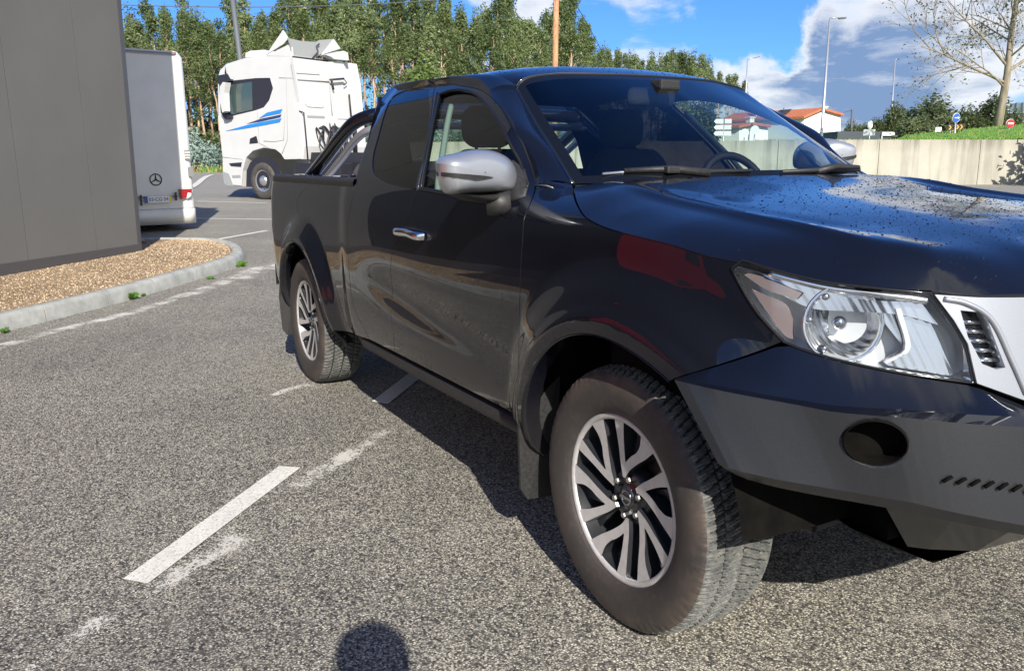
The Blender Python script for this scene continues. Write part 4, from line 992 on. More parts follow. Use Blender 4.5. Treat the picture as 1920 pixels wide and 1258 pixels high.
# ================================================================== rain drops on hood and roof
def drops():
    k = 9; ang = np.linspace(0, 2*math.pi, k, endpoint=False); V = []; F = []
    def put(P, N, r_):
        t1 = np.cross(N, [0, 1, 0]); t1 /= np.linalg.norm(t1); t2 = np.cross(N, t1); e_ = RNG.uniform(.8, 1.25); b0 = len(V)
        for f_, h_ in ((1.0, -.0002), (.72, .30*r_), (.3, .46*r_)):
            for a in ang: V.append(P+t1*math.cos(a)*r_*f_*e_+t2*math.sin(a)*r_*f_/e_+N*h_)
        V.append(P+N*r_*.5)
        for rr_ in (0, 1):
            for j in range(k): F.append((b0+rr_*k+j, b0+rr_*k+(j+1) % k, b0+(rr_+1)*k+(j+1) % k, b0+(rr_+1)*k+j))
        for j in range(k): F.append((b0+2*k+j, b0+2*k+(j+1) % k, b0+3*k))
    for fm, poly, cnt, xr in ((hood_map, hx, 5200, (-.4, .9)), (roof_map, ro, 2000, (-2.2, -1.0))):
        lo, hi = poly.min(0), poly.max(0); q = RNG.uniform(lo, hi, (cnt*2, 2)); q = q[pip(inset(poly, .02), q)][:cnt]
        if fm is hood_map:
            den = np.clip(1.15-np.abs(q[:, 1]+.05)*1.0, .12, 1)*np.where(q[:, 1] < -.62, .12, 1); q = q[RNG.random(len(q)) < den]
        P = fm(q[:, 0], q[:, 1]); e = 1e-3; N = np.cross(fm(q[:, 0]+e, q[:, 1])-fm(q[:, 0]-e, q[:, 1]), fm(q[:, 0], q[:, 1]+e)-fm(q[:, 0], q[:, 1]-e)); N /= np.linalg.norm(N, axis=1, keepdims=True)
        for p_, n_ in zip(P, N): put(p_, n_, float(np.clip(RNG.lognormal(-6.5, .42), .0009, .0036)))
    return V, F
dV, dF = drops()
pbsdf('water', (.004, .005, .008), .0, ior=1.6, spec=.7)
do = mesh_obj('water_drops', dV, dF, MATS['water'], TR, smooth=True); do['kind'] = 'stuff'
# ================================================================== GROUND
def f_asph(t, b):
    p = t.pos()
    jit = t.vm('ADD', p, t.vm('MULTIPLY', t.vm('SUBTRACT', t.noise(p, 80, 2, color=True), (.5, .5, .5)), (.009, .009, 0)))
    c1 = t.vor(jit, 155, 'Color'); s1 = t.n('ShaderNodeSeparateColor'); t.put(s1.inputs[0], c1)
    c2 = t.vor(jit, 80, 'Color'); s2 = t.n('ShaderNodeSeparateColor'); t.put(s2.inputs[0], c2)
    d1 = t.vor(jit, 155, 'Distance'); n = t.noise(p, 380, 3, .7); big = t.noise(p, .55, 5, .6); mid = t.noise(p, 3.2, 5, .65)
    tone = t.ramp(s1.outputs[0], [(0, (.014, .014, .016)), (.30, (.05, .048, .047)), (.37, (.42, .395, .34)), (.70, (.59, .56, .48)), (1, (.86, .83, .73))])
    tone2 = t.ramp(s2.outputs[1], [(0, (.06, .06, .062)), (.5, (.34, .315, .27)), (1, (.60, .56, .47))])
    c = t.mix(t.mr(s2.outputs[2], .45, .75, 0, .55), tone, tone2)
    c = t.mix(t.mr(d1, .30, .62, 0, .75), c, (.05, .048, .047))
    c = t.mix(t.mr(n, .42, .72, .0, .5), c, (.08, .077, .072))
    c = t.mix(1.0, c, t.mix(t.mr(big, .3, .7), (.74, .735, .73), (1.16, 1.14, 1.08)), 'MULTIPLY')
    c = t.mix(t.m('MULTIPLY', t.mr(mid, .60, .80, 0, 1), .35), c, (.60, .57, .50))
    # far off the separate stones average out: fade to the mean colour
    dist = t.vm('DISTANCE', p, (1.758, -2.212, 0.0)); far = t.mr(dist, 9, 30, 0, .8)
    c = t.mix(far, c, t.mix(t.mr(mid, .35, .65), (.235, .225, .20), (.29, .28, .25)))
    t.put(b.inputs['Base Color'], c); t.put(b.inputs['Roughness'], t.mr(n, .3, .7, .72, .92))
    h = t.m('ADD', t.m('MULTIPLY', d1, -1.0), t.m('MULTIPLY', n, .5)); t.put(b.inputs['Normal'], t.bump(h, .55, .006))
pbsdf('asphalt', (.2, .2, .2), .85, build=f_asph)
xs = np.unique(np.r_[np.linspace(-60, 40, 101), -400, -200, -120, 80, 160]); ys = np.unique(np.r_[np.linspace(-40, 60, 101), -300, -150, -80, 90, 150, 300])
Gx, Gy = np.meshgrid(xs, ys, indexing='ij')
gm = MB().grid(np.stack([Gx, Gy, gh(np.clip(Gx, -90, 60), np.clip(Gy, -60, 80))], -1)); tag(gm.build('car_park_ground', MATS['asphalt'], fix=False), kind='structure')
def sheet(px, h, name, mat, step=None, kind='structure', n=1, hs=None):
    """flat marking on the ground: outline in photo pixels, dropped on the ground"""
    P = [gpt(u, v, 0) for u, v in px]; P = [np.array([p[0], p[1], float(gh(p[0], p[1]))+h]) for p in P]
    b = MB(); nn = len(P); b.add(P, [tuple(range(nn))]); o = b.build(name, mat, fix=True)
    if kind: o['kind'] = kind
    return o
def f_line(t, b):
    p = t.pos(); n = t.noise(p, 9, 6, .7); n2 = t.noise(p, 120, 4, .7)
    t.put(b.inputs['Base Color'], t.mix(t.mr(n2, .50, .66, 0, .7), t.mix(t.mr(n, .3, .7), (.60, .58, .52), (.76, .75, .70)), (.22, .21, .19)))
    t.put(b.inputs['Normal'], t.bump(n2, .4, .004))
pbsdf('road_paint', (.7, .7, .66), .7, build=f_line)
def worn(name, thr, col, sc=3.0, st=(1, 1, 1), rot=0, hard=.06, fine=.5):
    m = bpy.data.materials.new(name); m.use_nodes = True; t = NT(m.node_tree); b = t.N['Principled BSDF']; b.inputs['Base Color'].default_value = (*col, 1); b.inputs['Roughness'].default_value = .85
    p = t.map(t.pos(), sc=st, rot=(0, 0, rot)); n = t.noise(p, sc, 6, .68); n2 = t.noise(t.pos(), 110, 3, .7)
    uv = t.n('ShaderNodeUVMap').outputs[0]; s_ = t.n('ShaderNodeSeparateXYZ'); t.put(s_.inputs[0], uv)
    e = t.m('MULTIPLY', t.mr(t.m('ABSOLUTE', t.m('SUBTRACT', s_.outputs[1], .5)), .15, .5, 0, 1), 1.0)
    e2 = t.mr(t.m('MINIMUM', s_.outputs[0], t.m('SUBTRACT', 1, s_.outputs[0])), 0, .12, 1, 0)
    v = t.m('SUBTRACT', t.m('ADD', n, t.m('MULTIPLY', t.m('SUBTRACT', n2, .5), fine)), t.m('MULTIPLY', t.m('MAXIMUM', e, e2), .30))
    t.put(b.inputs['Alpha'], t.mr(v, thr, thr+hard, 0, .85)); MATS[name] = m; return m
def ribbon(px, w0, w1, h, name, mat, n=24, drop=True):
    P = catmull(np.array([gpt(u, v, 0) for u, v in px])[:, :2], 8); P = resample(P, n); T = np.gradient(P, axis=0); T /= np.linalg.norm(T, axis=1, keepdims=True); Nn = np.c_[-T[:, 1], T[:, 0]]
    wd = np.linspace(w0, w1, n)[:, None]; V = []
    for s in (-.5, 0, .5): q = P+Nn*wd*s; V.append(np.c_[q, gh(q[:, 0], q[:, 1])+h])
    G_ = np.array(V); b = MB().grid(G_); o = b.build(name, mat, fix=False); o['kind'] = 'structure'
    uvl = o.data.uv_layers.new(name='uv'); li = np.array([l.vertex_index for l in o.data.loops]); uvl.data.foreach_set('uv', np.stack([(li % n)/(n-1), (li//n)/2], 1).astype(np.float32).ravel()); return o
sheet([(524, 875), (564, 878), (277, 1096), (231, 1087)], .005, 'road_marking', MATS['road_paint'])
sheet([(697, 754), (727, 759), (801, 699), (777, 693)], .005, 'road_marking', MATS['road_paint'])
sheet([(860, 636), (880, 640), (925, 604), (908, 600)], .005, 'road_marking', MATS['road_paint'])
wm = worn('worn_paint', .43, (.62, .60, .55), 5.0, (1, 1, 1), 0, .10, .9)
wm2 = worn('chalk_dust', .435, (.64, .615, .56), 3.4, (1, 1, 1), .3, .10, .8)
ribbon([(735, 800), (660, 850), (585, 895), (520, 925)], .12, .20, .0045, 'worn_marking', wm)
ribbon([(470, 1000), (400, 1040), (340, 1075), (270, 1130)], .22, .12, .0042, 'worn_marking', wm)
ribbon([(215, 1150), (150, 1195), (90, 1235), (30, 1300)], .14, .16, .0045, 'worn_marking', wm)
ribbon([(590, 720), (545, 730), (505, 745)], .16, .10, .0045, 'worn_marking', wm)
ribbon([(600, 490), (540, 496), (465, 512), (440, 528)], .9, .5, .004, 'kerbside_dust', wm2)
ribbon([(455, 515), (420, 530), (350, 553), (250, 585), (120, 618), (0, 650), (-80, 672)], .42, .26, .0046, 'kerbside_dust', wm2, 40)
for px in ([(265, 431), (345, 411)], [(345, 461), (500, 433)], [(325, 409.5), (600, 413)], [(369, 378), (500, 381)], [(260, 474), (345, 461)]): ribbon([px[0], ((px[0][0]+px[1][0])/2, (px[0][1]+px[1][1])/2), px[1]], .11, .11, .006, 'bay_marking', MATS['road_paint'], 14)
ribbon([(355, 323), (412, 327), (470, 329)], .25, .25, .02, 'road_edge_line', MATS['road_paint'], 10)
# ---- kerb island with gravel
def ktop(P, h): return np.c_[P[:, :2], gh(P[:, 0], P[:, 1])+h]
ko_px = [(-420, 745), (-200, 680), (0, 625), (100, 600), (250, 561), (350, 531), (420, 510), (450, 498), (459, 489), (452, 477), (432, 468), (400, 463), (340, 461.5), (285, 462), (230, 466)]
KO = resample(catmull(np.array([gpt(u, v, 0) for u, v in ko_px]), 8), 150)
T_ = np.gradient(KO[:, :2], axis=0); T_ /= np.linalg.norm(T_, axis=1, keepdims=True); KN = np.c_[-T_[:, 1], T_[:, 0]]
cenK = np.array([gpt(250, 500)[0], gpt(250, 500)[1]]); 
if ((cenK-KO[70, :2])*KN[70]).sum() < 0: KN = -KN
def koff(d): 
    q = KO.copy(); q[:, :2] += KN*d; return q
f_conc = lambda t, b: (t.put(b.inputs['Base Color'], t.mix(t.mr(t.noise(t.pos(), 6, 6, .65), .35, .68), (.27, .275, .255), (.42, .425, .40))), t.put(b.inputs['Normal'], t.bump(t.noise(t.pos(), 90, 4), .35, .004)))
pbsdf('kerb_stone', (.35, .35, .33), .85, build=f_conc)
KH = .135; seg = 12; kn = 0
KR = empty('kerb', tuple(KO[60]), label='rounded grey concrete kerb edging the gravel island beside the building', cat='kerb')
for i0 in range(0, len(KO)-2, seg):
    i1 = min(i0+seg, len(KO)-1); sl_ = slice(i0, i1+1)
    a = [ktop(koff(.0)[sl_], -.03), ktop(koff(.012)[sl_], KH-.035), ktop(koff(.03)[sl_], KH-.008), ktop(koff(.05)[sl_], KH), ktop(koff(.13)[sl_], KH+.002), ktop(koff(.15)[sl_], KH-.03)]
    G_ = np.array(a); mid_ = G_.mean((0, 1)); L_ = G_.shape[1]
    if L_ > 3:
        G_[:, 0] += (G_[:, 1]-G_[:, 0])*.09; G_[:, -1] += (G_[:, -2]-G_[:, -1])*.09
    b = MB().grid(G_-KO[60]); b.add([p for p in (G_[:, 0]-KO[60])], [tuple(range(6))]); b.add([p for p in (G_[:, -1]-KO[60])], [tuple(range(6))])
    o = b.build('kerb_stone', MATS['kerb_stone'], KR)
def f_gravel(t, b):
    p = t.pos(); j = t.vm('ADD', p, t.vm('MULTIPLY', t.noise(p, 30, 2, color=True), (.02, .02, 0)))
    c = t.vor(j, 60, 'Color'); s = t.n('ShaderNodeSeparateColor'); t.put(s.inputs[0], c); d = t.vor(j, 60, 'Distance')
    col = t.ramp(s.outputs[0], [(0, (.24, .155, .085)), (.3, (.38, .27, .16)), (.6, (.48, .36, .22)), (.85, (.58, .46, .31)), (1, (.66, .57, .44))])
    col = t.mix(t.mr(d, .35, .65, 0, .8), col, (.14, .09, .05)); col = t.mix(1.0, col, t.mix(t.mr(t.noise(p, 2.2, 4), .35, .65), (.82, .80, .76), (1.15, 1.12, 1.08)), 'MULTIPLY')
    t.put(b.inputs['Base Color'], col); t.put(b.inputs['Normal'], t.bump(t.m('MULTIPLY', d, -1), .9, .02))
pbsdf('gravel', (.5, .38, .25), .9, build=f_gravel)
inn = ktop(koff(.145), KH-.025); back = inn.copy(); 
wall_b0, wall_b1 = gpt(262, 470, .12), gpt(0, 517, .12)
we = (wall_b1-wall_b0); we[2] = 0; we /= np.linalg.norm(we); wn = np.array([-we[1], we[0], 0])
if np.dot(wn, CAM-wall_b0) < 0: wn = -wn
rows = []
for k in np.linspace(0, 1, 8):
    q = inn.copy(); tgt = wall_b0-wn*.6+np.outer(((inn[:, :3]-wall_b0)@we), we); q[:, :2] = inn[:, :2]*(1-k)+tgt[:, :2]*k; q[:, 2] = gh(q[:, 0], q[:, 1])+KH-.02; rows.append(q)
o = MB().grid(rows).build('gravel_bed', MATS['gravel'], fix=False); o['kind'] = 'structure'
# loose pebbles lying on the bed close to the kerb
b = MB(); ico = [(0, 0, 1), (.9, 0, .45), (.28, .85, .45), (-.72, .53, .45), (-.72, -.53, .45), (.28, -.85, .45), (.72, .53, -.45), (-.28, .85, -.45), (-.9, 0, -.45), (-.28, -.85, -.45), (.72, -.53, -.45)]
icf = [(0, 1, 2), (0, 2, 3), (0, 3, 4), (0, 4, 5), (0, 5, 1), (1, 6, 2), (2, 6, 7), (2, 7, 3), (3, 7, 8), (3, 8, 4), (4, 8, 9), (4, 9, 5), (5, 9, 10), (5, 10, 1), (1, 10, 6)]
for _ in range(7000):
    i = random.uniform(20, 135); k = .02+random.random()**1.2*.8; i0_, fr_ = int(i), i-int(i); p = (rows[0][i0_]*(1-fr_)+rows[0][i0_+1]*fr_)*(1-k)+(rows[-1][i0_]*(1-fr_)+rows[-1][i0_+1]*fr_)*k+np.array([0, 0, 0]); i = i; sc_ = random.uniform(.004, .009); a = random.random()*6.28
    if random.random() < .04: sc_ *= 1.5
    p[2] = gh(p[0], p[1])+KH-.018
    q = [(p[0]+sc_*(x*math.cos(a)-y*math.sin(a))*1.3, p[1]+sc_*(x*math.sin(a)+y*math.cos(a)), p[2]+sc_*z*.6) for x, y, z in ico]
    b.add(q, icf, random.randrange(4), True)
pm = [pbsdf('pebble_%s' % n, c, .85) for n, c in (('tan', (.42, .30, .18)), ('pale', (.56, .45, .31)), ('brown', (.30, .20, .12)), ('cream', (.50, .39, .26)))]
o = b.build('pebbles', pm, fix=False); o['kind'] = 'stuff'; 
# weeds along the kerb
def f_leaf(c1, c2, tr=.35):
    def f(t, b):
        oi = t.n('ShaderNodeObjectInfo'); p = t.pos(); n = t.noise(p, 1.1, 3); n2 = t.noise(p, 14, 2)
        v = t.m('ADD', t.m('MULTIPLY', n, .5), t.m('ADD', t.m('MULTIPLY', n2, .35), t.m('MULTIPLY', oi.outputs['Random'], .25)))
        c = t.mix(t.mr(v, .30, .82), c1, c2); t.put(b.inputs['Base Color'], c)
        t_ = t.n('ShaderNodeBsdfTranslucent'); t.put(t_.inputs[0], c); mx = t.n('ShaderNodeMixShader'); mx.inputs[0].default_value = tr
        outn = [x for x in t.N if x.type == 'OUTPUT_MATERIAL'][0]; t.L.new(b.outputs[0], mx.inputs[1]); t.L.new(t_.outputs[0], mx.inputs[2]); t.L.new(mx.outputs[0], outn.inputs[0])
    return f
pbsdf('weed_leaf', (.1, .2, .03), .6, build=f_leaf((.07, .17, .02), (.16, .34, .05)))
for (u, v), n_, sc_, lab in (((245, 562), 26, .10, 'small bright green weed tuft at the foot of the kerb in the middle'), ((268, 556), 14, .06, 'tiny green weed just right of the larger tuft by the kerb'), ((452, 500), 22, .10, 'green weed growing at the rounded tip of the kerb'), ((395, 524), 14, .06, 'low green weed by a kerb joint near the tip'), ((10, 624), 16, .06, 'low green weed under the kerb at the left edge')):
    p = gpt(u, v, 0); b = MB()
    for _ in range(n_):
        a = random.random()*6.28; r_ = random.uniform(.4, 1)*sc_; h_ = random.uniform(.2, .8)*sc_; w_ = .012*sc_/.1; d = np.array([math.cos(a), math.sin(a), 0]); s_ = np.array([-d[1], d[0], 0])*w_
        b.add([d*.1*r_-s_, d*.1*r_+s_, d*r_*.6+s_*1.3+[0, 0, h_], d*r_+[0, 0, h_*.7], d*r_*.6-s_*1.3+[0, 0, h_]], [(0, 1, 2, 3, 4)])
    o = b.build('weed', MATS['weed_leaf'], fix=False); o.location = p; tag(o, lab, 'weed', 'weeds along the kerb')
# ================================================================== BUILDING at the left
f_clad = lambda t, b: (t.put(b.inputs['Base Color'], t.mix(t.mr(t.noise(t.pos(), .8, 3), .3, .7), (.118, .118, .116), (.135, .135, .132))), t.put(b.inputs['Normal'], t.bump(t.noise(t.pos(), 160, 2), .08, .003)), t.put(b.inputs['Roughness'], t.mr(t.noise(t.pos(), 1.5, 4), .3, .7, .62, .75)))
pbsdf('cladding', (.14, .14, .14), .5, spec=.2, build=f_clad); pbsdf('joint_dark', (.01, .01, .01), .8); pbsdf('flashing', (.12, .12, .13), .35, .6)
BU = empty('building', tuple(wall_b0), label='dark grey panel-clad commercial building standing in the gravel bed at the left edge', cat='building')
def Wp(s, z, d=0.0): return we*s+wn*d+np.array([0, 0, z])
def ws_at(u, v): p = on_plane(u, v, wn, wall_b0)-wall_b0; return float(p@we), float(p[2])
sA, _ = ws_at(184, 476); sB, _ = ws_at(55, 495); pw = sB-sA; s_top, z_top = ws_at(222, 0); lean = s_top/z_top; HB = 6.2
s_edge = ws_at(-25, 517)[0]; pbsdf('dark_reflect_gloss', (.012, .013, .016), .12)
edges = [(0.0, lean)]+[(sA+pw*k, 0.0) for k in range(16)]; zb = -.05
for k in range(len(edges)-1):
    (a, la), (c, lc) = edges[k], edges[k+1]
    P = [Wp(a+.004+la*.08, .08), Wp(c-.004, .08), Wp(c-.004+lc*HB, HB), Wp(a+.004+la*HB, HB)]
    MB().prism(P, -wn*.05).build('wall_panel' if a < s_edge else 'dark_reflect_panel', MATS['cladding'] if a < s_edge else MATS['dark_reflect_gloss'], BU)  # unseen panels made dark gloss, added to darken the pickup's side reflections
L_ = edges[-1][0]
MB().prism([Wp(.02, -.2, -.04), Wp(L_, -.2, -.04), Wp(L_, HB-.02, -.04), Wp(.02+lean*HB, HB-.02, -.04)], -wn*7).build('wall', MATS['joint_dark'], BU)
MB().prism([Wp(-.02, -.1, .012), Wp(L_, -.1, .012), Wp(L_, .085, .012), Wp(-.02, .085, .012)], -wn*.05).build('base_flashing', MATS['flashing'], BU)
MB().prism([Wp(-.035, .0, .010), Wp(.03, .0, .010), Wp(.03+lean*HB, HB, .010), Wp(-.035+lean*HB, HB, .010)], -wn*.06).build('corner_trim', MATS['flashing'], BU)
b = MB()
for s_ in np.arange(.4, 6, .8): p = Wp(s_, .10, .014); b.lathe([(0, .0), (.008, 0), (.008, -.01)], 8, o=tuple(p))
# ================================================================== MOTORHOME behind the building
pbsdf('camper_white', (.66, .65, .61), .35, 0, .5, .1, build=nb(3, .3, (.60, .59, .555), (.70, .69, .65)))
pbsdf('camper_grey', (.20, .20, .21), .5); pbsdf('plate_white', (.75, .76, .78), .4); pbsdf('plate_black', (.02, .02, .03), .5); pbsdf('plate_blue', (.03, .08, .35), .4); pbsdf('plate_yellow', (.7, .52, .08), .4)
cA, cB = bp(228, 400, 14.0), bp(368, 385, 14.75); cd_ = cB-cA; cd_[2] = 0; cd_ /= np.linalg.norm(cd_); cn = np.array([cd_[1], -cd_[0], 0])
if np.dot(cn, CAM-cA) < 0: cn = -cn
CM = empty('motorhome', (cA[0], cA[1], float(gh(cA[0], cA[1]))), label='white motorhome seen from behind, half hidden by the dark grey building', cat='motorhome')
c0 = np.array(CM.location)
def cpx(u, v, d=0.0): p = on_plane(u, v, cn, np.array([*cA[:2], 0])+cn*d); return p-c0
def CL(a, z, d=0.0): return cd_*a+cn*d+np.array([0, 0, z])
xR = float((cpx(366, 345))@cd_); zT = float(cpx(328, 96)[2]); zB = float(cpx(300, 392)[2]); zLow = float(cpx(300, 412)[2])
wC = 2.25
def prof(z0, z1, d0=0, r_=.16, n=8, ins=0.0):
    rows = []
    for z in (z0, z1):
        pts = [CL(xR-wC+ins, z, -6.0)]
        for k in range(n+1): a = k/n*math.pi/2; pts.append(CL(xR-wC+ins+r_*(1-math.sin(a)) if 0 else xR-wC+ins+r_-r_*math.cos(a), z, d0-r_+r_*math.sin(a)))
        for k in range(n+1): a = k/n*math.pi/2; pts.append(CL(xR-ins-r_+r_*math.sin(a), z, d0-r_+r_*math.cos(a)))
        pts.append(CL(xR-ins, z, -6.0)); rows.append(pts)
    return rows
b = MB(); r1_, r2_, r3_ = prof(zB, zT-.10)[0], prof(zB, zT-.10)[1], prof(0, zT, -.06, .16, 8, .05)[1]
b.grid([r1_, r2_, r3_]); b.add(r3_, [tuple(range(len(r3_)))]); b.add(prof(zB, zB)[0], [tuple(range(len(r3_)))]); b.build('body', MATS['camper_white'], CM)
b = MB(); q1, q2, q3 = prof(zLow-.02, 0, -.16, .18, 8, .12)[0], prof(zB-.27, 0, .03, .2, 8, -.01)[0], prof(zB-.02, 0, .04, .2, 8, -.01)[0]
b.grid([q1, q2, q3, prof(zB-.005, 0, .0, .18)[0]]); b.add(q1, [tuple(range(len(q1)))]); b.build('rear_skirt', MATS['camper_white'], CM)
b = MB(); b.prism([CL(xR-wC+.1, zT-.06, .003), CL(xR-.17, zT-.06, .003), CL(xR-.17, zT-.035, .003), CL(xR-wC+.1, zT-.035, .003)], cn*.02); b.build('roof_trim', MATS['camper_grey'], CM)
def quad(u0, v0, u1, v1, d=.03, sk=0):      # rectangle on the rear plane from photo pixels; slants with the face
    A_, B_ = cpx(u0, v0, d), cpx(u1, v1, d); a0, a1 = float(A_@cd_), float(B_@cd_); return a0, a1, float(B_[2]), float(A_[2])
def plate(name, u0, v0, u1, v1, mat, d=.03, th=.015, parent=CM):
    a0, a1, z0, z1 = quad(u0, v0, u1, v1, d); P = [CL(a0, z0, d), CL(a1, z0, d), CL(a1, z1, d), CL(a0, z1, d)]; return MB().prism(P, cn*th).build(name, mat, parent), (a0, a1, z0, z1)
vt, _ = plate('vent_grille', 345, 282, 357, 300, MATS['camper_grey'], -.0, .02); plate('vent_grille', 352, 314, 363, 331, MATS['camper_grey'], -.0, .02)
for v0 in (285, 290, 295): plate('vent_slat', 346, v0, 356, v0+2.4, MATS['camper_white'], .02, .008, vt)
pf, (a0, a1, z0, z1) = plate('number_plate', 272, 367, 321, 381, MATS['plate_white'], .055, .01)
zc_ = (z0+z1)/2; hh = .056; W_ = .44; am = (a0+a1)/2
pf.data.clear_geometry() if hasattr(pf.data, 'clear_geometry') else None
b = MB().prism([CL(am-W_/2, zc_-hh, .06), CL(am+W_/2, zc_-hh, .06), CL(am+W_/2, zc_+hh, .06), CL(am-W_/2, zc_+hh, .06)], cn*.01); t_ = b.build('x', MATS['plate_white']); pf.data = t_.data; bpy.data.objects.remove(t_)
MB().prism([CL(am-W_/2, zc_-hh, .0705), CL(am-W_/2+.045, zc_-hh, .0705), CL(am-W_/2+.045, zc_+hh, .0705), CL(am-W_/2, zc_+hh, .0705)], cn*.002).build('plate_band', MATS['plate_blue'], pf)
MB().prism([CL(am+W_/2-.04, zc_-hh, .0705), CL(am+W_/2, zc_-hh, .0705), CL(am+W_/2, zc_+hh, .0705), CL(am+W_/2-.04, zc_+hh, .0705)], cn*.002).build('plate_band', MATS['plate_yellow'], pf)
def face_M(o, x, y, n): return Matrix(((x[0], y[0], n[0], o[0]), (x[1], y[1], n[1], o[1]), (x[2], y[2], n[2], o[2]), (0, 0, 0, 1)))
text_mesh('plate_text', '03\u00b7CG\u00b734', .082, MATS['plate_black'], pf, face_M(CL(am+.003, zc_, .0725), cd_, (0, 0, 1), cn))
plate('plate_lamp', 262, 366, 267, 386, MATS['plate_black'], .045, .02); plate('plate_lamp', 327, 361, 332, 376, MATS['plate_black'], .045, .02)
a0, a1, z0, z1 = quad(337, 355, 361, 373, .045)
tl = MB().prism([CL(a0, z0, -.06), CL(a1-.03, z0+.05, -.06), CL(a1, z1, -.06), CL(a0-.01, z1, -.06)], cn*.125).build('taillight', MATS['red_lens'], CM)
MB().prism([CL(a1-.11, z0+.005, .066), CL(a1-.03, z0+.05, .066), CL(a1-.02, z0+.10, .066), CL(a1-.08, z0+.11, .066)], cn*.004).build('reverse_lens', MATS['plate_white'], tl)
m_ = cpx(292, 337, .0); b = MB(); ap, zp = float(m_@cd_), m_[2]
ring_ = lambda r_: [CL(ap+r_*math.cos(a), zp+r_*math.sin(a), .012) for a in np.linspace(0, 2*math.pi, 33)]
b.tube(ring_(.095), .008, 6, cap=False)
for a in (90, 210, 330): b.tube([CL(ap, zp, .012), CL(ap+.09*math.cos(R(a)), zp+.09*math.sin(R(a)), .012)], [.014, .004], 6)
b.build('emblem', MATS['plate_black'], CM)
plate('marker_lamp', 320, 98.5, 329, 102, MATS['red_lens'], -.02, .03)
plate('door_seam', 253, 369, 334, 370, MATS['camper_grey'], .041, .004)
b = MB(); 
for sy in (.3, 1.9):
    for dd in (-1.2, -4.6): b.lathe([(0, -.11), (.20, -.11), (.34, -.09), (.36, 0), (.34, .09), (0, .1)], 24, ax='y')if 0 else b.tube([CL(xR-sy-.1, .36, dd), CL(xR-sy+.1, .36, dd)], .36, 24)
b.build('wheels', MATS['tyre_wall'], CM)
# ================================================================== TRUCK TRACTOR
s0 = gpt(488, 374, 0); ph_ = R(32)
Hr, Hf = AX[0].copy(), FH.copy(); Hr[2] = 0; Hr /= np.linalg.norm(Hr)
hx_ = -math.cos(ph_)*Hr+math.sin(ph_)*Hf; hy_ = -math.sin(ph_)*Hr-math.cos(ph_)*Hf
pbsdf('truck_white', (.60, .60, .59), .35, 0, .4, .06, build=nb(2, .3, (.56, .56, .55), (.62, .62, .61)))
pbsdf('truck_shade', (.30, .31, .32), .5); pbsdf('stripe_blue', (.015, .22, .62), .3); pbsdf('stripe_navy', (.02, .04, .12), .3); pbsdf('steel_rim', (.55, .54, .52), .3, .8)
TK = empty('tractor_unit', tuple(s0), label='white heavy truck tractor with blue side stripes and raised roof deflector parked by the trees', cat='truck')
TK.rotation_euler = (0, 0, math.atan2(hx_[1], hx_[0]))
def T2(u, v, y=0.0):                       # pixel -> local coords on the side plane y
    p = on_plane(u, v, hy_, s0+hy_*y)-s0; return np.array([p@hx_, y, p[2]])
def T3(u, v, x):                           # pixel -> local coords on a cross plane at x
    p = on_plane(u, v, hx_, s0+hx_*x)-s0; return np.array([x, p@hy_, p[2]])
def zp2(x, y): return (380+x/3.495, 40+y/3.495)
CW = 2.45
side = [(128, 900), (100, 640), (96, 372), (110, 320), (150, 280), (270, 243), (420, 226), (590, 225), (620, 380), (640, 580), (662, 820), (652, 905), (540, 908), (515, 870), (480, 842), (400, 830), (330, 850), (285, 895), (262, 980), (255, 1083), (180, 1075), (140, 1060), (130, 985)]
SP = [T2(*zp2(a, b_)) for a, b_ in side]
b = MB()
nS = len(SP); ys_ = [0, -.03, -CW+.03, -CW]; rows = []
cS = np.mean(SP, 0)
for y in ys_:
    k = .985 if y in (0, -CW) else 1.0; rows.append([cS+(p-cS)*[k, 1, k]+[0, y, 0] for p in SP])
G_ = np.array([r_+r_[:1] for r_ in rows]); b.grid(G_, 0, False); b.add(rows[0], [tuple(range(nS))]); b.add(rows[-1], [tuple(range(nS))]); cab = b.build('cab', MATS['truck_white'], TK)
def splate(name, px, mat, y=.012, th=.012, parent=TK): return MB().prism([T2(*zp2(*p), y) for p in px], (0, -th, 0)).build(name, mat, parent)
wd = splate('side_window', [(150, 395), (345, 374), (440, 372), (460, 440), (435, 520), (400, 565), (345, 585), (150, 632), (140, 500)], MATS['plate_black'], .004, .01)
splate('window_glass', [(170, 420), (322, 398), (326, 580), (170, 618)], MATS['window_sky'] if 'window_sky' in MATS else pbsdf('window_sky', (.05, .075, .07), .05, 0, 1, .02), .012, .008, wd)
splate('stripe', [(370, 636), (420, 600), (520, 576), (510, 604), (420, 622)], MATS['stripe_blue']); splate('stripe', [(290, 672), (380, 640), (515, 612), (508, 630), (370, 660)], MATS['stripe_navy']); splate('stripe', [(150, 720), (300, 678), (515, 636), (505, 662), (370, 688), (250, 708)], MATS['stripe_blue'])
splate('cab_step', [(310, 770), (350, 752), (362, 798), (306, 804)], MATS['plate_black']); splate('headlamp', [(172, 932), (255, 925), (250, 955), (185, 950)], MATS['plate_black']); splate('front_skirt', [(130, 985), (140, 1062), (158, 1076), (200, 1078), (172, 1000)], MATS['truck_shade'])
splate('bumper_step', [(190, 1010), (245, 1008), (248, 1024), (195, 1026)], MATS['truck_shade']); splate('wheel_arch', [(285, 1085), (288, 980), (312, 925), (350, 897), (400, 888), (450, 898), (485, 935), (505, 985), (520, 1100)], MATS['plate_black'], .016)
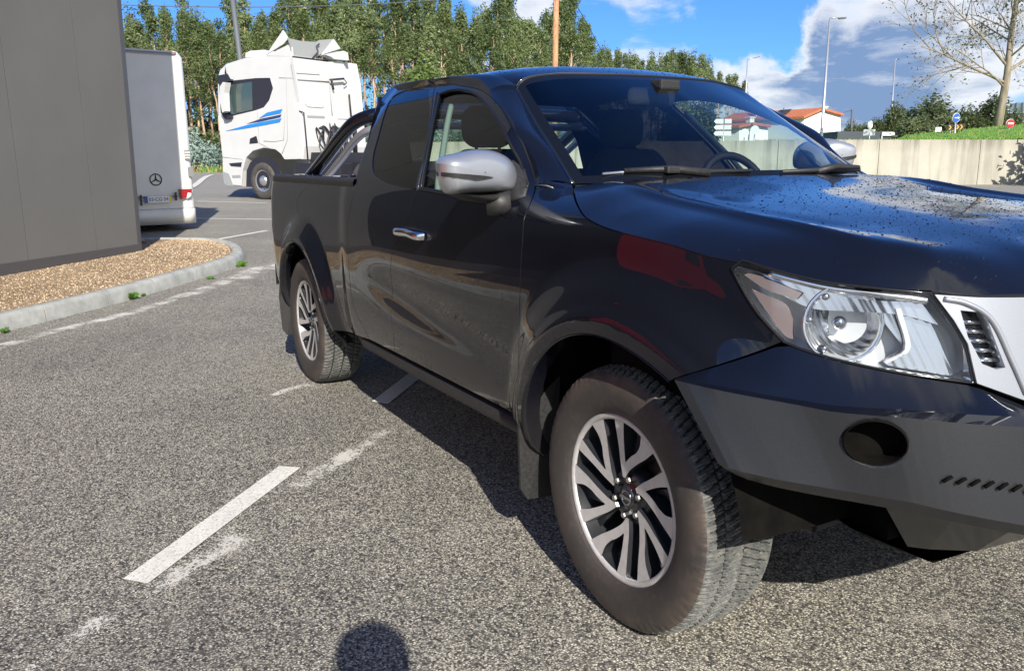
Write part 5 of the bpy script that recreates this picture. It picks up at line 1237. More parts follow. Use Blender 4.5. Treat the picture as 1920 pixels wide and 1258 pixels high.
for px in ([(358, 586), (364, 700), (372, 800), (440, 834)], [(500, 372), (612, 374)], [(540, 600), (530, 780), (470, 790), (400, 786)], [(120, 890), (262, 905)], [(550, 370), (556, 780), (520, 870)]):
    MB().tube([T2(*zp2(*p), .004) for p in px], .007, 5).build('panel_seam', MATS['truck_shade'], TK)
MB().tube([T2(*zp2(148, 300), .03), T2(*zp2(150, 345), .03)], [.004, .028], 6).build('aerial', MATS['plate_black'], TK)
b = MB(); mA = [(105, 385), (180, 380), (182, 392), (150, 400), (135, 430), (130, 470), (135, 600), (180, 620), (182, 632), (148, 645), (118, 600), (110, 450)]
b.prism([T2(*zp2(*p), .12) for p in mA], (0, -.10, 0)).build('mirror_bracket', MATS['plate_black'], TK)
MB().prism([T2(*zp2(*p), .30) for p in ((112, 430), (132, 400), (150, 402), (140, 470), (146, 590), (128, 600), (112, 520))], (0, -.18, 0)).build('door_mirror', MATS['truck_white'], TK)
sv = [(92, 358), (160, 345), (180, 380), (100, 410)]; MB().prism([T2(*zp2(*p), .02) for p in sv], (0, -CW-.04, 0)).build('sun_visor', MATS['plate_black'], TK)
# visor glass at the front
MB().prism([T2(*zp2(*p), -.08) for p in ((98, 415), (104, 418), (112, 620), (100, 620))], (.03, -CW+.16, 0)).build('windscreen', MATS['plate_black'], TK)
# roof hump, deflector plates
hmp = [(280, 240), (280, 210), (310, 195), (400, 188), (430, 196), (440, 228)]
MB().prism([T2(*zp2(*p), -.35) for p in hmp], (0, -CW+.7, 0)).build('roof_hump', MATS['truck_white'], TK)
MB().prism([T2(*zp2(*p), -.02) for p in ((415, 222), (525, 60), (560, 115), (530, 150))], (0, -.03, 0)).prism([T2(*zp2(*p), .0) for p in ((415, 228), (560, 155), (582, 170), (586, 232))], (0, -.05, 0)).build('roof_deflector_side', MATS['truck_white'], TK)
xr_ = float(T2(*zp2(585, 230))[0]); 
top_a = [T3(*zp2(*p), xr_) for p in ((560, 112), (640, 130), (740, 138), (770, 124), (860, 118), (905, 180), (800, 205), (770, 218), (735, 245), (590, 228), (575, 160))]
MB().prism(top_a, (.03, 0, 0)).build('roof_deflector', MATS['truck_shade'], TK)
MB().prism([T3(*zp2(*p), xr_-.03) for p in ((860, 118), (905, 180), (780, 220))], (.02, 0, 0)).prism([T3(*zp2(*p), xr_-.03) for p in ((760, 225), (880, 200), (908, 212), (915, 262), (820, 255), (800, 240))], (-.25, 0, 0)).build('roof_flap', MATS['truck_white'], TK)
MB().tube([T3(*zp2(765, 150), xr_-.05), T3(*zp2(745, 165), xr_-.05), T3(*zp2(758, 200), xr_-.05), T3(*zp2(720, 245), xr_-.05)], .018, 6).tube([T3(*zp2(590, 232), xr_-.05), T3(*zp2(820, 262), xr_-.05)], .02, 6).tube([T3(*zp2(835, 385), xr_-.3), T3(*zp2(925, 378), xr_-.3)], .03, 6).build('roof_strut', MATS['plate_black'], TK)
# cab back wall
xb = float(T2(*zp2(625, 500))[0])
bw = [T3(*zp2(*p), xb-.05) for p in ((592, 240), (820, 268), (915, 265), (945, 320), (965, 420), (980, 640), (970, 720), (910, 742), (870, 780), (740, 745), (668, 740))]
MB().prism(bw, (.10, 0, 0)).build('back_wall', MATS['truck_white'], TK)
def bpanel(name, px, mat, off=-.062, th=.02): return MB().prism([T3(*zp2(*p), xb+off) for p in px], (th, 0, 0)).build(name, mat, TK)
bpanel('back_panel', [(655, 418), (770, 425), (795, 560), (780, 568), (690, 560), (672, 540)], MATS['camper_white'], -.075); bpanel('back_panel', [(683, 618), (800, 622), (802, 640), (690, 636)], MATS['truck_shade'], -.07); bpanel('back_panel', [(690, 655), (798, 652), (812, 690), (700, 690)], MATS['camper_white'], -.075); bpanel('back_panel', [(612, 308), (760, 325), (768, 350), (618, 340)], MATS['camper_white'], -.075)
for px in ([(622, 382), (830, 398)], [(833, 430), (850, 620)], [(885, 640), (985, 645)]): MB().tube([T3(*zp2(*p), xb-.07) for p in px], .012, 5).build('back_trim', MATS['truck_shade'], TK)
MB().tube([T3(*zp2(960, 480), xb-.12), T3(*zp2(975, 640), xb-.12)], .025, 6).tube([T3(*zp2(845, 392), xb-.12), T3(*zp2(858, 450), xb-.12)], .03, 6).tube([T3(*zp2(930, 385), xb-.14), T3(*zp2(945, 405), xb-.14), T3(*zp2(925, 420), xb-.14)], .016, 6).build('exhaust_stack', MATS['plate_black'], TK)
# chassis, hoses, wheels
ch = MB(); ch.box((-4.9, -CW/2-.42, .75), (xb, -CW/2-.30, 1.0)).box((-4.9, -CW/2+.30, .75), (xb, -CW/2+.42, 1.0)).box((-3.0, -.55, .45), (-1.4, -.05, .98), bev=.04).box((-3.0, -CW+.05, .45), (-1.4, -CW+.55, .98), bev=.04).box((xb-.5, -CW+.3, .5), (xb, -.3, 1.25)).build('chassis', MATS['plate_black'], TK)
MB().box((-3.9, -CW/2-.5, 1.05), (-3.1, -CW/2+.5, 1.16), bev=.03).build('fifth_wheel', MATS['plate_black'], TK)
hs = MB()
rn = random.Random(3)
for k in range(16):
    y0 = -.5-rn.random()*1.1; pts = [(xb-.08, y0, 1.2+rn.random()*.7)]
    for q in range(6): pts.append((xb-.12-q*.06-rn.random()*.08, y0+rn.uniform(-.2, .2), 1.9-.18*q+rn.uniform(-.15, .15)-.3*math.sin(q/5*3.1)))
    hs.tube(catmull(pts, 4), rn.choice([.013, .02, .03]), 6)
hs.tube([(xb-.3, -.9, 1.0), (xb-.3, -.95, 1.95)], .05, 8).tube([(xb-.35, -1.7, 1.0), (xb-.35, -1.72, 2.0), (xb-.25, -1.6, 2.15)], .06, 8)
hs.build('air_hoses', MATS['plate_black'], TK)
MB().tube([T2(*zp2(635, 590), -.0), T2(*zp2(662, 600), 0), T2(*zp2(672, 700), 0), T2(*zp2(690, 910), 0)], .02, 6).build('grab_rail', MATS['plate_black'], TK)
def truck_wheel():
    b = MB(); b.lathe([(.29, .02), (.31, .0), (.36, -.015), (.44, -.02), (.485, .01), (.505, .04), (.51, .15), (.505, .28), (.45, .30), (.3, .30)], 48, ax='y')
    w_ = empty('wheel'); b.build('tyre', MATS['tyre_truck'] if 'tyre_truck' in MATS else pbsdf('tyre_truck', (.045, .042, .040), .75, build=nb(8, .3, (.035, .033, .032), (.09, .08, .07))), w_)
    r_ = MB().lathe([(.0, -.02), (.11, -.02), (.13, .0), (.15, .05), (.20, .06), (.255, .04), (.28, .01), (.295, .01)], 36, ax='y')
    for k in range(10): a = k/10*2*math.pi; r_.lathe([(0, .03), (.018, .032), (.022, .06)], 8, ax='y', o=(.165*math.cos(a), 0, .165*math.sin(a)))
    rr_ = r_.build('rim', MATS['steel_rim'], w_)
    h_ = MB()
    for k in range(10): a = (k+.5)/10*2*math.pi; h_.lathe([(0, .046), (.024, .046)], 10, ax='y', o=(.228*math.cos(a), 0, .228*math.sin(a)))
    h_.build('rim_hole', MATS['plate_black'], w_); return w_
tw = truck_wheel(); tw.parent = TK; wc = T2(493.5, 338, .02); zo = .505
tw.rotation_euler = (0, 0, math.pi); tw.location = (wc[0], .04, zo)
for x_, y_, rz_ in ((wc[0], -CW-.04, 0), (wc[0]-3.75, .04, math.pi), (wc[0]-3.75, -CW-.04, 0), (wc[0]-3.75, -.30, math.pi)): c_ = copy_tree(tw, TK); c_.location = (x_, y_, zo); c_.rotation_euler = (0, 0, rz_)
# ================================================================== CONCRETE WALL and the land behind
DW = 27.5
def f_wall(t, b):
    p = t.pos(); s = t.n('ShaderNodeSeparateXYZ'); t.put(s.inputs[0], p)
    st = t.noise(t.map(p, sc=(1.3, 1.3, .10)), 2.2, 6, .65); n = t.noise(p, 1.2, 5, .6); n2 = t.noise(p, 25, 4); top = t.mr(s.outputs[2], 1.45, 1.98, 0, 1)
    c = t.mix(t.mr(n, .3, .7), (.37, .355, .295), (.45, .43, .36)); c = t.mix(t.m('MULTIPLY', t.mr(st, .47, .62), t.mr(top, 0, 1, .35, .85)), c, (.14, .135, .115)); c = t.mix(t.m('MULTIPLY', top, t.mr(n2, .4, .7, .2, .55)), c, (.16, .15, .115))
    t.put(b.inputs['Base Color'], c); t.put(b.inputs['Normal'], t.bump(n2, .25, .01))
pbsdf('concrete', (.5, .48, .42), .9, build=f_wall)
wl = [(640, 267.5), (900, 266), (1290, 265), (1560, 262.5), (1920, 262), (2700, 262)]
wt = np.array([bp(u, v, DW) for u, v in wl])
b = MB(); bk_ = np.array([FH[0], FH[1], 0])*.35
for i in range(len(wt)-1):
    a, c = wt[i], wt[i+1]; P = [np.array([a[0], a[1], -.3]), np.array([c[0], c[1], -.3]), c, a]; b.prism(P, bk_)
tag(b.build('concrete_wall', MATS['concrete']), 'long pale concrete retaining wall with dark streaks running behind the pickup', 'wall')
bj = MB()
for u in range(700, 2300, 190):
    p = np.array([np.interp(u, [q[0] for q in wl], wt[:, k]) for k in range(3)]); f_ = -bk_/.35*.004; bj.box((-.003, -.006, -.3), (.003, .006, p[2]-.02), M=Matrix.Translation(Vector((p[0]+f_[0], p[1]+f_[1], 0))))
jo = bj.build('wall_joints', MATS['joint_dark'], [o for o in bpy.data.objects if o.name == 'concrete_wall'][0])
def f_grass(c1, c2, c3):
    def f(t, b):
        p = t.pos(); n = t.noise(p, .7, 5, .65); n2 = t.noise(p, 9, 5, .7)
        t.put(b.inputs['Base Color'], t.mix(t.mr(n2, .35, .68), t.mix(t.mr(n, .35, .65), c1, c2), c3)); t.put(b.inputs['Normal'], t.bump(n2, .8, .05))
    return f
pbsdf('grass', (.1, .2, .03), .9, build=f_grass((.085, .20, .02), (.12, .26, .03), (.15, .30, .045)))
pbsdf('dry_grass', (.3, .25, .1), .95, build=f_grass((.16, .17, .05), (.34, .27, .10), (.40, .32, .14)))
pbsdf('forest_floor', (.1, .08, .04), .95, build=f_grass((.07, .055, .03), (.11, .08, .045), (.06, .07, .025)))
def hz_land():
    us = np.linspace(600, 3000, 60); Ds = [27.9, 29, 31, 33, 36, 40, 46, 55, 70, 100, 160, 320]; G_ = []
    for D in Ds:
        row = []
        for u in us:
            P = bp(u, 300, D); vt_ = np.interp(u, [1640, 1700, 1780, 1850, 1920, 2100, 2600], [300, 257, 251, 245, 239.5, 234, 234]); zt = CAM[2]+(298-vt_)/FPX*38.0
            k = float(sstep(28, 38, D)); base_ = 1.88+0*(D-28); z = base_+(max(zt, base_)-base_)*k; z = z+(-.3*float(sstep(40, 60, D)) if zt > base_ else 0)
            row.append((P[0], P[1], z))
        G_.append(row)
    return np.array(G_)
HL_ = hz_land(); tag(MB().grid(HL_).build('raised_ground', MATS['grass'], fix=False), kind='structure')
P_ = np.array([[bp(u, 300, D)*[1, 1, 0] for u in np.linspace(-300, 660, 30)] for D in (46, 50, 56, 64, 90, 150)]); P_[..., 2] = gh(P_[..., 0], P_[..., 1])+.03; P_[0, :, 2] -= .03
tag(MB().grid(P_[:3]).build('dry_grass_verge', MATS['dry_grass'], fix=False), kind='structure'); P2_ = P_[2:].copy(); P2_[..., 2] += .03
tag(MB().grid(P2_).build('forest_floor', MATS['forest_floor'], fix=False), kind='structure')
b = MB()                                   # tussocks on the verge
for _ in range(2600):
    u = random.uniform(330, 660); D = random.uniform(46, 55); P = bp(u, 300, D); z = float(gh(P[0], P[1])); a = random.random()*6.28; h_ = random.uniform(.15, .55); w_ = random.uniform(.03, .09)
    d = np.array([math.cos(a), math.sin(a), 0])*w_; l = np.array([random.uniform(-.15, .15), random.uniform(-.15, .15), h_]); p = np.array([P[0], P[1], z]); b.add([p-d, p+d, p+l], [(0, 1, 2)], random.randrange(2))
o = b.build('verge_tussocks', [MATS['dry_grass'], MATS['grass']], fix=False); o['kind'] = 'stuff'
b = MB()                                   # grass blades standing on the bank
for _ in range(9000):
    i, j = random.randrange(0, 6), random.uniform(20, 40); j0 = int(j); p = HL_[i, j0]*(1-(j-j0))+HL_[i, j0+1]*(j-j0); q = HL_[i+1, j0]*(1-(j-j0))+HL_[i+1, j0+1]*(j-j0); k = random.random(); p = p*(1-k)+q*k
    a = random.random()*6.28; h_ = random.uniform(.03, .09); w_ = .02; d = np.array([math.cos(a), math.sin(a), 0])*w_; b.add([p-d, p+d, p+np.array([random.uniform(-.04, .04), random.uniform(-.04, .04), h_])], [(0, 1, 2)], random.randrange(2) if random.random() < .4 else 0)
o = b.build('bank_grass', [MATS['grass'], MATS['dry_grass']], fix=False); o['kind'] = 'stuff'
# ================================================================== TREES
pbsdf('euc_leaf', (.08, .1, .05), .45, build=f_leaf((.070, .112, .036), (.245, .300, .120), .36))
pbsdf('blue_leaf', (.2, .28, .25), .5, build=f_leaf((.17, .25, .22), (.34, .44, .38), .25))
pbsdf('oak_leaf', (.05, .07, .03), .5, build=f_leaf((.045, .070, .028), (.140, .170, .065), .30))
pbsdf('lime_leaf', (.1, .15, .03), .5, build=f_leaf((.08, .13, .025), (.17, .24, .055), .35))
def f_bark(c1, c2, sc=(3, 3, .5)):
    def f(t, b): n = t.noise(t.map(t.obj(), sc=sc), 2.5, 5, .65); t.put(b.inputs['Base Color'], t.mix(t.mr(n, .35, .65), c1, c2)); t.put(b.inputs['Normal'], t.bump(n, .5, .03))
    return f
pbsdf('euc_bark', (.3, .2, .12), .85, build=f_bark((.30, .17, .10), (.58, .44, .32))); pbsdf('pale_bark', (.35, .3, .24), .85, build=f_bark((.15, .12, .085), (.34, .29, .22)))
def leafcloud(b, c, rad, n, ls, mi, droop=.5, rn=random):
    for _ in range(n):
        d = np.array([rn.gauss(0, 1), rn.gauss(0, 1), rn.gauss(0, 1)]); d /= np.linalg.norm(d)+1e-6; p = np.array(c)+d*np.array(rad)*(rn.random()**.45)
        a = np.array([rn.gauss(0, 1), rn.gauss(0, 1), rn.gauss(0, .6)-droop]); a /= np.linalg.norm(a); s = np.cross(a, [rn.random(), rn.random(), rn.random()]); s /= np.linalg.norm(s)+1e-6; l = ls*rn.uniform(.6, 1.4)
        b.add([p-s*l*.22, p+a*l*.5-s*l*.26, p+a*l, p+a*l*.5+s*l*.26], [(0, 1, 2, 3)], mi)
def euc_tree(seed, H=16, crown0=.42, dens=1.0):
    rn = random.Random(seed); tb, lb = MB(), MB(); x = y = 0; pts = []; rs = []
    for k in range(9):
        t = k/8; pts.append((x, y, H*t*.96)); rs.append(.17*(1-t)**.7+.02); x += rn.gauss(0, .13); y += rn.gauss(0, .13)
    tb.tube(pts, rs, 7); P = np.array(pts)
    for k in range(int(26*dens)):
        t = rn.uniform(crown0, 1.0)**.9; c = np.array([np.interp(t*H*.96, P[:, 2], P[:, i]) for i in range(3)]); spread = (1.55 if t < .85 else .8)*math.sin(min(1, (1.08-t)/.5)*math.pi/2)*rn.uniform(.3, 1.1)
        a = rn.random()*6.28; e = c+np.array([math.cos(a)*spread, math.sin(a)*spread, rn.uniform(.3, 1.1)]); tb.tube([c-[0, 0, .5], (c+e)/2+[0, 0, -.1], e], [.05, .03, .012], 4, cap=False)
        leafcloud(lb, e, (rn.uniform(.5, .95), rn.uniform(.5, .95), rn.uniform(.6, 1.2)), rn.randint(110, 165), .28, 0, .7, rn)
    for k in range(10):
        z = rn.uniform(.1, crown0)*H; a = rn.random()*6.28; c = np.array([np.interp(z, P[:, 2], P[:, i]) for i in range(3)]); e = c+np.array([math.cos(a)*.7, math.sin(a)*.7, .2]); tb.tube([c, e], [.025, .008], 4, cap=False)
        if rn.random() < .6: leafcloud(lb, e, (.4, .4, .5), 30, .30, 0, .7, rn)
    return tb, lb
def tree_thing(name, tb, lb, bark, leaf, label, cat='tree', group=None):
    r_ = empty(name, label=label, cat=cat, group=group); tb.build('trunk', MATS[bark], r_, fix=False); lb.build('crown', MATS[leaf], r_, fix=False); return r_
GE = 'eucalyptus trees of the roadside plantation'
LE = 'slender eucalyptus in the dense plantation behind the parked trucks'
protos = [tree_thing('eucalyptus_tree', *euc_tree(10+i, 16, [.44, .52, .58, .48, .34, .56, .62][i], [1.0, .85, .6, .9, 1.1, .75, .5][i]), 'euc_bark', 'euc_leaf', LE, 'tree', GE) for i in range(7)]
used = [False]*7; rn = random.Random(5)
sky_l = [(150, 45), (228, 42), (270, 34), (300, 30), (350, 10), (400, 30), (450, 5), (520, 22), (560, 2), (610, -8), (680, -15), (740, 0), (800, -8), (860, 18), (900, 22), (940, -5), (990, 18), (1020, 28), (1060, 5), (1085, 30), (1110, 88), (1160, 102), (1220, 112), (1260, 104), (1300, 112), (1345, 130), (1390, 150), (1420, 175)]
def place(i, u, D, vtop, jitter=1):
    global used
    P = bp(u, 300, D); z0 = float(gh(P[0], P[1])) if u < 650 else min(1.9, float(gh(P[0], P[1]))); zt = CAM[2]+(304-.012*(u-200)-vtop)/FPX*D
    if not used[i]: o = protos[i]; used[i] = True
    else: o = copy_tree(protos[i])
    s = max(zt-z0, 3)/15.6; w_ = min(s, 1.25)*rn.uniform(.85, 1.1); o.location = (P[0], P[1], z0); o.scale = (max(w_, .5), max(w_, .5), s); o.rotation_euler = (0, 0, rn.random()*6.28); return o
for row, (D0, D1, du, dv) in enumerate(((60, 66, 30, 34), (68, 76, 25, 12), (78, 90, 22, -2))):
    u = 190+row*11
    while u < 1100:
        vt_ = np.interp(u, [q[0] for q in sky_l], [q[1] for q in sky_l]); D = rn.uniform(D0, D1); place(rn.randrange(7), u, D, vt_+dv+abs(rn.gauss(0, 1))*22+rn.uniform(-4, 10)); u += du*rn.uniform(.6, 1.4)
for u in np.arange(1095, 1345, 9.5):
    vt_ = np.interp(u, [q[0] for q in sky_l], [q[1] for q in sky_l]); place(rn.randrange(7), u+rn.uniform(-4, 4), rn.uniform(125, 150), vt_+abs(rn.gauss(0, 7)))
for u, v in ((1345, 134), (1358, 140), (1373, 138), (1389, 150), (1305, 103)): place(6, u, 130, v)
for i in range(7):
    if not used[i]: place(i, 300+40*i, 85, 40)
# lower shrubs and saplings
def shrub(seed, rad, n, ls, leaf, name, label, group, bark='euc_bark', lump=14):
    rn_ = random.Random(seed); tb, lb = MB(), MB()
    for k in range(lump):
        a = rn_.random()*6.28; r_ = rn_.random()**.6; e = np.array([math.cos(a)*rad[0]*r_*.75, math.sin(a)*rad[0]*r_*.75, rad[1]*rn_.uniform(.25, 1.0)*(1.05-.45*r_)]); tb.tube([(0, 0, 0), e*[.4, .4, .5], e], [.05*rad[0]/1.5+.01, .03, .01], 5, cap=False)
        leafcloud(lb, e-[0, 0, .12*rad[1]], np.array([.42*rad[0], .42*rad[0], .24*rad[1]])*rn_.uniform(.7, 1.15), n//lump, ls, 0, .1, rn_)
    return tree_thing(name, tb, lb, bark, leaf, label, 'shrub' if rad[1] < 4 else 'tree', group)
GB = 'pale blue-leaved shrubs at the foot of the plantation'
sb = [shrub(40+i, (1.5, 2.8), 2600, .20, 'blue_leaf', 'eucalyptus_shrub', 'x', GB) for i in range(2)]
ps = [(372, 48, 236, 0, 'bluish-leaved young eucalyptus shrub between the motorhome and the white tractor unit'), (402, 50, 262, 1, 'low bluish-leaved shrub touching the front of the white tractor unit'), (345, 52, 250, 1, None), (310, 51, 250, 0, None), (668, 36, 232, 0, None), (700, 35, 240, 1, None), (850, 37, 225, 1, None), (880, 36, 218, 0, None), (830, 39, 235, 0, None), (1010, 40, 235, 1, None), (1050, 38, 225, 0, None)]
su = [False, False]
for u, D, vt_, k, lab in ps:
    P = bp(u, 300, D); z0 = float(gh(P[0], P[1])) if u < 650 else 1.85; zt = CAM[2]+(300-vt_)/FPX*D
    if su[k]: o = copy_tree(sb[k])
    else: o = sb[k]; su[k] = True
    s = (zt-z0)/2.9; o.location = (P[0], P[1], z0); o.scale = (max(s, .7)*.9, max(s, .7)*.9, s); o.rotation_euler = (0, 0, rn.random()*6); o['label'] = lab or 'bluish-leaved eucalyptus shrub mostly hidden, seen past or through the pickup cab'
GU = 'green undergrowth bushes below the eucalyptus'
ub = shrub(60, (2.2, 3.4), 2200, .30, 'oak_leaf', 'undergrowth_bush', 'dark green undergrowth bush below the eucalyptus trunks', GU); first = True
for u in range(200, 1100, 26):
    D = rn.uniform(57, 74); P = bp(u+rn.uniform(-8, 8), 300, D); z0 = float(gh(P[0], P[1])) if u < 650 else 1.85
    o = ub if first else copy_tree(ub); first = False; s = rn.uniform(.6, 1.25); o.location = (P[0], P[1], z0); o.scale = (s*1.1, s*1.1, s); o.rotation_euler = (0, 0, rn.random()*6)
for u in range(180, 1110, 17):
    D = rn.uniform(78, 96); P = bp(u+rn.uniform(-8, 8), 300, D); z0 = float(gh(P[0], P[1])) if u < 650 else 1.85
    o = copy_tree(ub); s = rn.uniform(1.2, 2.1); o.location = (P[0], P[1], z0-.3); o.scale = (s*1.1, s*1.1, s); o.rotation_euler = (0, 0, rn.random()*6)
lm = shrub(70, (2.4, 7.5), 5200, .34, 'lime_leaf', 'pine_tree', 'bright yellow-green bushy tree in front of the eucalyptus left of the cab roof', None, lump=26); P = bp(795, 300, 58); lm.location = (P[0], P[1], 1.2)
# broadleaf trees on the right
GT = 'dark bushy trees beyond the wall on the right'
bt = [('dark leafy tree with the widest rounded crown right of the second lamp post', 1742, 66, 174, 62, 0), ('narrow upright dark tree directly behind the second lamp post', 1672, 74, 186, 26, 1), ('low green bush left of the second lamp post beside the grey shed', 1636, 80, 216, 36, 1), ('dark ivy-green tree behind the trunk of the bare tree', 1850, 62, 168, 48, 1), ('yellow-green tree between the blue round sign and the bare tree', 1808, 58, 196, 38, 0), ('small green bush between the white house and the utility pole', 1590, 90, 222, 20, 0), ('dark tree behind the direction signs, seen through the windscreen', 1310, 56, 176, 42, 0), ('dark tree seen through the windscreen left of the direction signs', 1270, 58, 185, 38, 1), ('far dark tree left of the widest dark tree, above the grey shed', 1700, 95, 205, 34, 0), ('dark bush at the right end of the row beside the glass footbridge', 1893, 70, 204, 26, 0), ('green bush at the far left of the row near the house', 1612, 84, 226, 26, 1), ('dense dark bush filling the row below the widest crown', 1715, 60, 212, 44, 1), ('dense dark bush between the widest tree and the chevron board', 1775, 62, 206, 40, 1)]
bp_ = [shrub(80+i, (2.6, 6.0), 9500, .34, 'oak_leaf', 'broadleaf_tree', 'x', GT, lump=46) for i in range(2)]; bu_ = [False, False]
for lab, u, D, vt_, rpx, k in bt:
    P = bp(u, 300, D); z0 = 1.6; zt = CAM[2]+(297-vt_)/FPX*D; o = copy_tree(bp_[k]) if bu_[k] else bp_[k]; bu_[k] = True
    r_ = rpx/FPX*D/2.6*.95; o.location = (P[0], P[1], z0); o.scale = (r_, r_, (zt-z0)/6.2); o.rotation_euler = (0, 0, rn.random()*6); o['label'] = lab
hd = shrub(95, (3.0, 4.2), 4200, .26, 'oak_leaf', 'hedge_tree', 'bushy tree just outside the right edge, its leafy shadow falls on the concrete wall', None, lump=24)
wpt = bp(2020, 330, DW); q = wpt+sd*3.2; hd.location = (q[0], q[1], 0.1); hd.scale = (1, 1, .95)
# bare tree
def bare_tree():
    rn_ = random.Random(12); tb, lb = MB(), MB(); H = 11.0
    def br(p, d, L, r_, lev):
        n = 5; pts = [p]; dd = np.array(d)
        for k in range(n):
            dd = dd+np.array([rn_.gauss(0, .10), rn_.gauss(0, .10), rn_.gauss(.03, .06)]); dd /= np.linalg.norm(dd); pts.append(pts[-1]+dd*L/n)
        tb.tube(pts, list(np.linspace(r_*.8, r_*.26, n+1)), 7 if lev < 2 else 4, cap=False)
        if lev < 4:
            m_ = [0, 5, 6, 5][lev] if lev else 0
            for k in range(m_):
                t = rn_.uniform(.25, 1); i = min(int(t*n), n-1); q_ = pts[i]+(pts[i+1]-pts[i])*(t*n-i); a = rn_.random()*6.28
                pr_ = np.cross(dd, [math.cos(a), math.sin(a), .3]); pr_ /= np.linalg.norm(pr_)+1e-6; nd = dd*.75+pr_*.75+np.array([0, 0, .10]); nd /= np.linalg.norm(nd); br(q_, nd, L*rn_.uniform(.42, .68), r_*.42, lev+1)
        if lev >= 3 and rn_.random() < .5: leafcloud(lb, pts[-1], (.25, .25, .25), rn_.randint(1, 4), .13, 0, .3, rn_)
    tr_ = [np.array(p) for p in ((0, 0, 0), (.12, 0, 1.2), (.22, 0, 2.6), (.2, 0, 4.4), (.25, .1, 6.5), (.2, 0, 8.6), (.3, 0, 11))]
    tb.tube(tr_, [.22, .18, .15, .12, .09, .05, .02], 10)
    T = np.array(tr_)
    for k in range(22):
        z = rn_.uniform(1.9, 9.5); c = np.array([np.interp(z, T[:, 2], T[:, i]) for i in range(3)]); a = k*2.4; up = .35+.5*(z/11); d = np.array([math.cos(a), math.sin(a), up]); d /= np.linalg.norm(d); br(c, d, (1-z/14)*rn_.uniform(2.9, 4.2), .075*(1-z/15), 1)
    # the long low bough reaching left
    dL = -Hr*.93+np.array([0, 0, .30]); br(T[2]-[0, 0, .4], dL, 4.3, .09, 1); br(T[2]+[0, 0, .3], -Hr*.7+np.array([0, 0, .65]), 4.2, .08, 1); br(T[2]+[0, 0, .1], Hr*.8+np.array([0, 0, .6]), 5.0, .09, 1)
    return tb, lb
bt_ = tree_thing('bare_tree', *bare_tree(), 'pale_bark', 'oak_leaf', 'nearly leafless pale-barked tree on the grass bank at the right edge', 'tree')
P = bp(1868, 245, 38); bt_.location = (P[0], P[1], P[2]-.15); bt_.rotation_euler = (0, 0, math.atan2(Hr[1], Hr[0])*0)
# ================================================================== POLES, LAMPS, WIRES
pbsdf('galvanised', (.50, .52, .55), .4, .6); pbsdf('pole_grey', (.10, .11, .125), .6); pbsdf('pole_wood', (.42, .2, .1), .85, build=f_bark((.30, .14, .07), (.55, .30, .16), (6, 6, .6)))
def lamp(ub, vb, ut, vt_, ua, va, D, lab):
    P = bp(ub, vb, D); T = bp(ut, vt_, D); A = bp(ua, va, D); e = empty('street_lamp', tuple(P-[0, 0, 1.2]), label=lab, cat='street lamp', group='tall grey street lamps beyond the wall'); L0 = P-[0, 0, 1.2]
    MB().tube([P-L0-[0, 0, 1.2], P-L0, T-L0], [.11, .10, .055], 12).build('pole', MATS['galvanised'], e)
    m = T+(A-T)*.55; MB().tube([T-L0, m-L0], [.045, .035], 8).build('arm', MATS['galvanised'], e)
    d = A-m; n_ = np.linalg.norm(d); d /= n_; s = np.cross(d, [0, 0, 1]); s /= np.linalg.norm(s)
    MB().prism([m-L0-s*.10, m-L0+d*n_*.4-s*.16, A-L0-s*.12, A-L0+s*.12, m-L0+d*n_*.4+s*.16, m-L0+s*.10], (0, 0, -.09)).build('lamp_head', MATS['pole_grey'], e)
lamp(1540, 258, 1556, 35, 1586, 33, 52, 'tallest grey street lamp standing in front of the white house')
lamp(1668.5, 258, 1678.5, 113, 1686, 110, 80, 'middle grey street lamp in front of the dark bushy trees')
lamp(1398.5, 180, 1401.5, 112, 1425, 106, 105, 'farthest grey street lamp rising behind the windscreen edge of the pickup')
P = bp(1597, 258, 85); MB().tube([(0, 0, -1), tuple(bp(1597.5, 206, 85)-P)], [.14, .09], 8).build('utility_pole', MATS['pole_grey']); o = bpy.data.objects['utility_pole']; o.location = P; tag(o, 'short grey utility pole right of the white house', 'utility pole')
MB().tube([bp(1597.5, 207, 85), bp(1585, 210.5, 84), bp(1572, 216, 82)], .03, 4).build('service_cable', MATS['pole_grey']); tag(bpy.data.objects['service_cable'], 'thin cable from the short utility pole to the white house', 'cable')
def pole(name, pts, D, r_, mat, lab):
    Q = [bp(u, v, D) for u, v in pts]; o0 = Q[0]; MB().tube([q-o0 for q in Q], r_, 14).build(name, MATS[mat]); o = bpy.data.objects[name]; o.location = o0; tag(o, lab, 'utility pole')
pole('lamp_column', [(478, 330), (450, 110), (421, -120)], 40, [.16, .135, .11], 'pole_grey', 'leaning dark grey column rising behind the white tractor unit')
pole('wooden_pole', [(1038, 290), (1041, 120), (1044, -60)], 34, [.13, .12, .11], 'pole_wood', 'orange-brown wooden utility pole above the pickup roof')
def wire(px, D, lab, r_=.012):
    o = MB().tube(catmull([bp(u, v, d) for (u, v), d in zip(px, D)], 6), r_, 4).build('overhead_wire', MATS['pole_grey']); tag(o, lab, 'cable')
wire([(100, 5), (228, 10), (430, 14), (640, 11), (830, 0), (960, -14)], [44]*6, 'thin overhead wire crossing the sky above the eucalyptus tops', .022)
wire([(1060, -20), (1085, 18), (1110, 62), (1140, 118), (1165, 165)], [34, 36, 40, 46, 50], 'black overhead wire slanting down right of the wooden pole', .018)
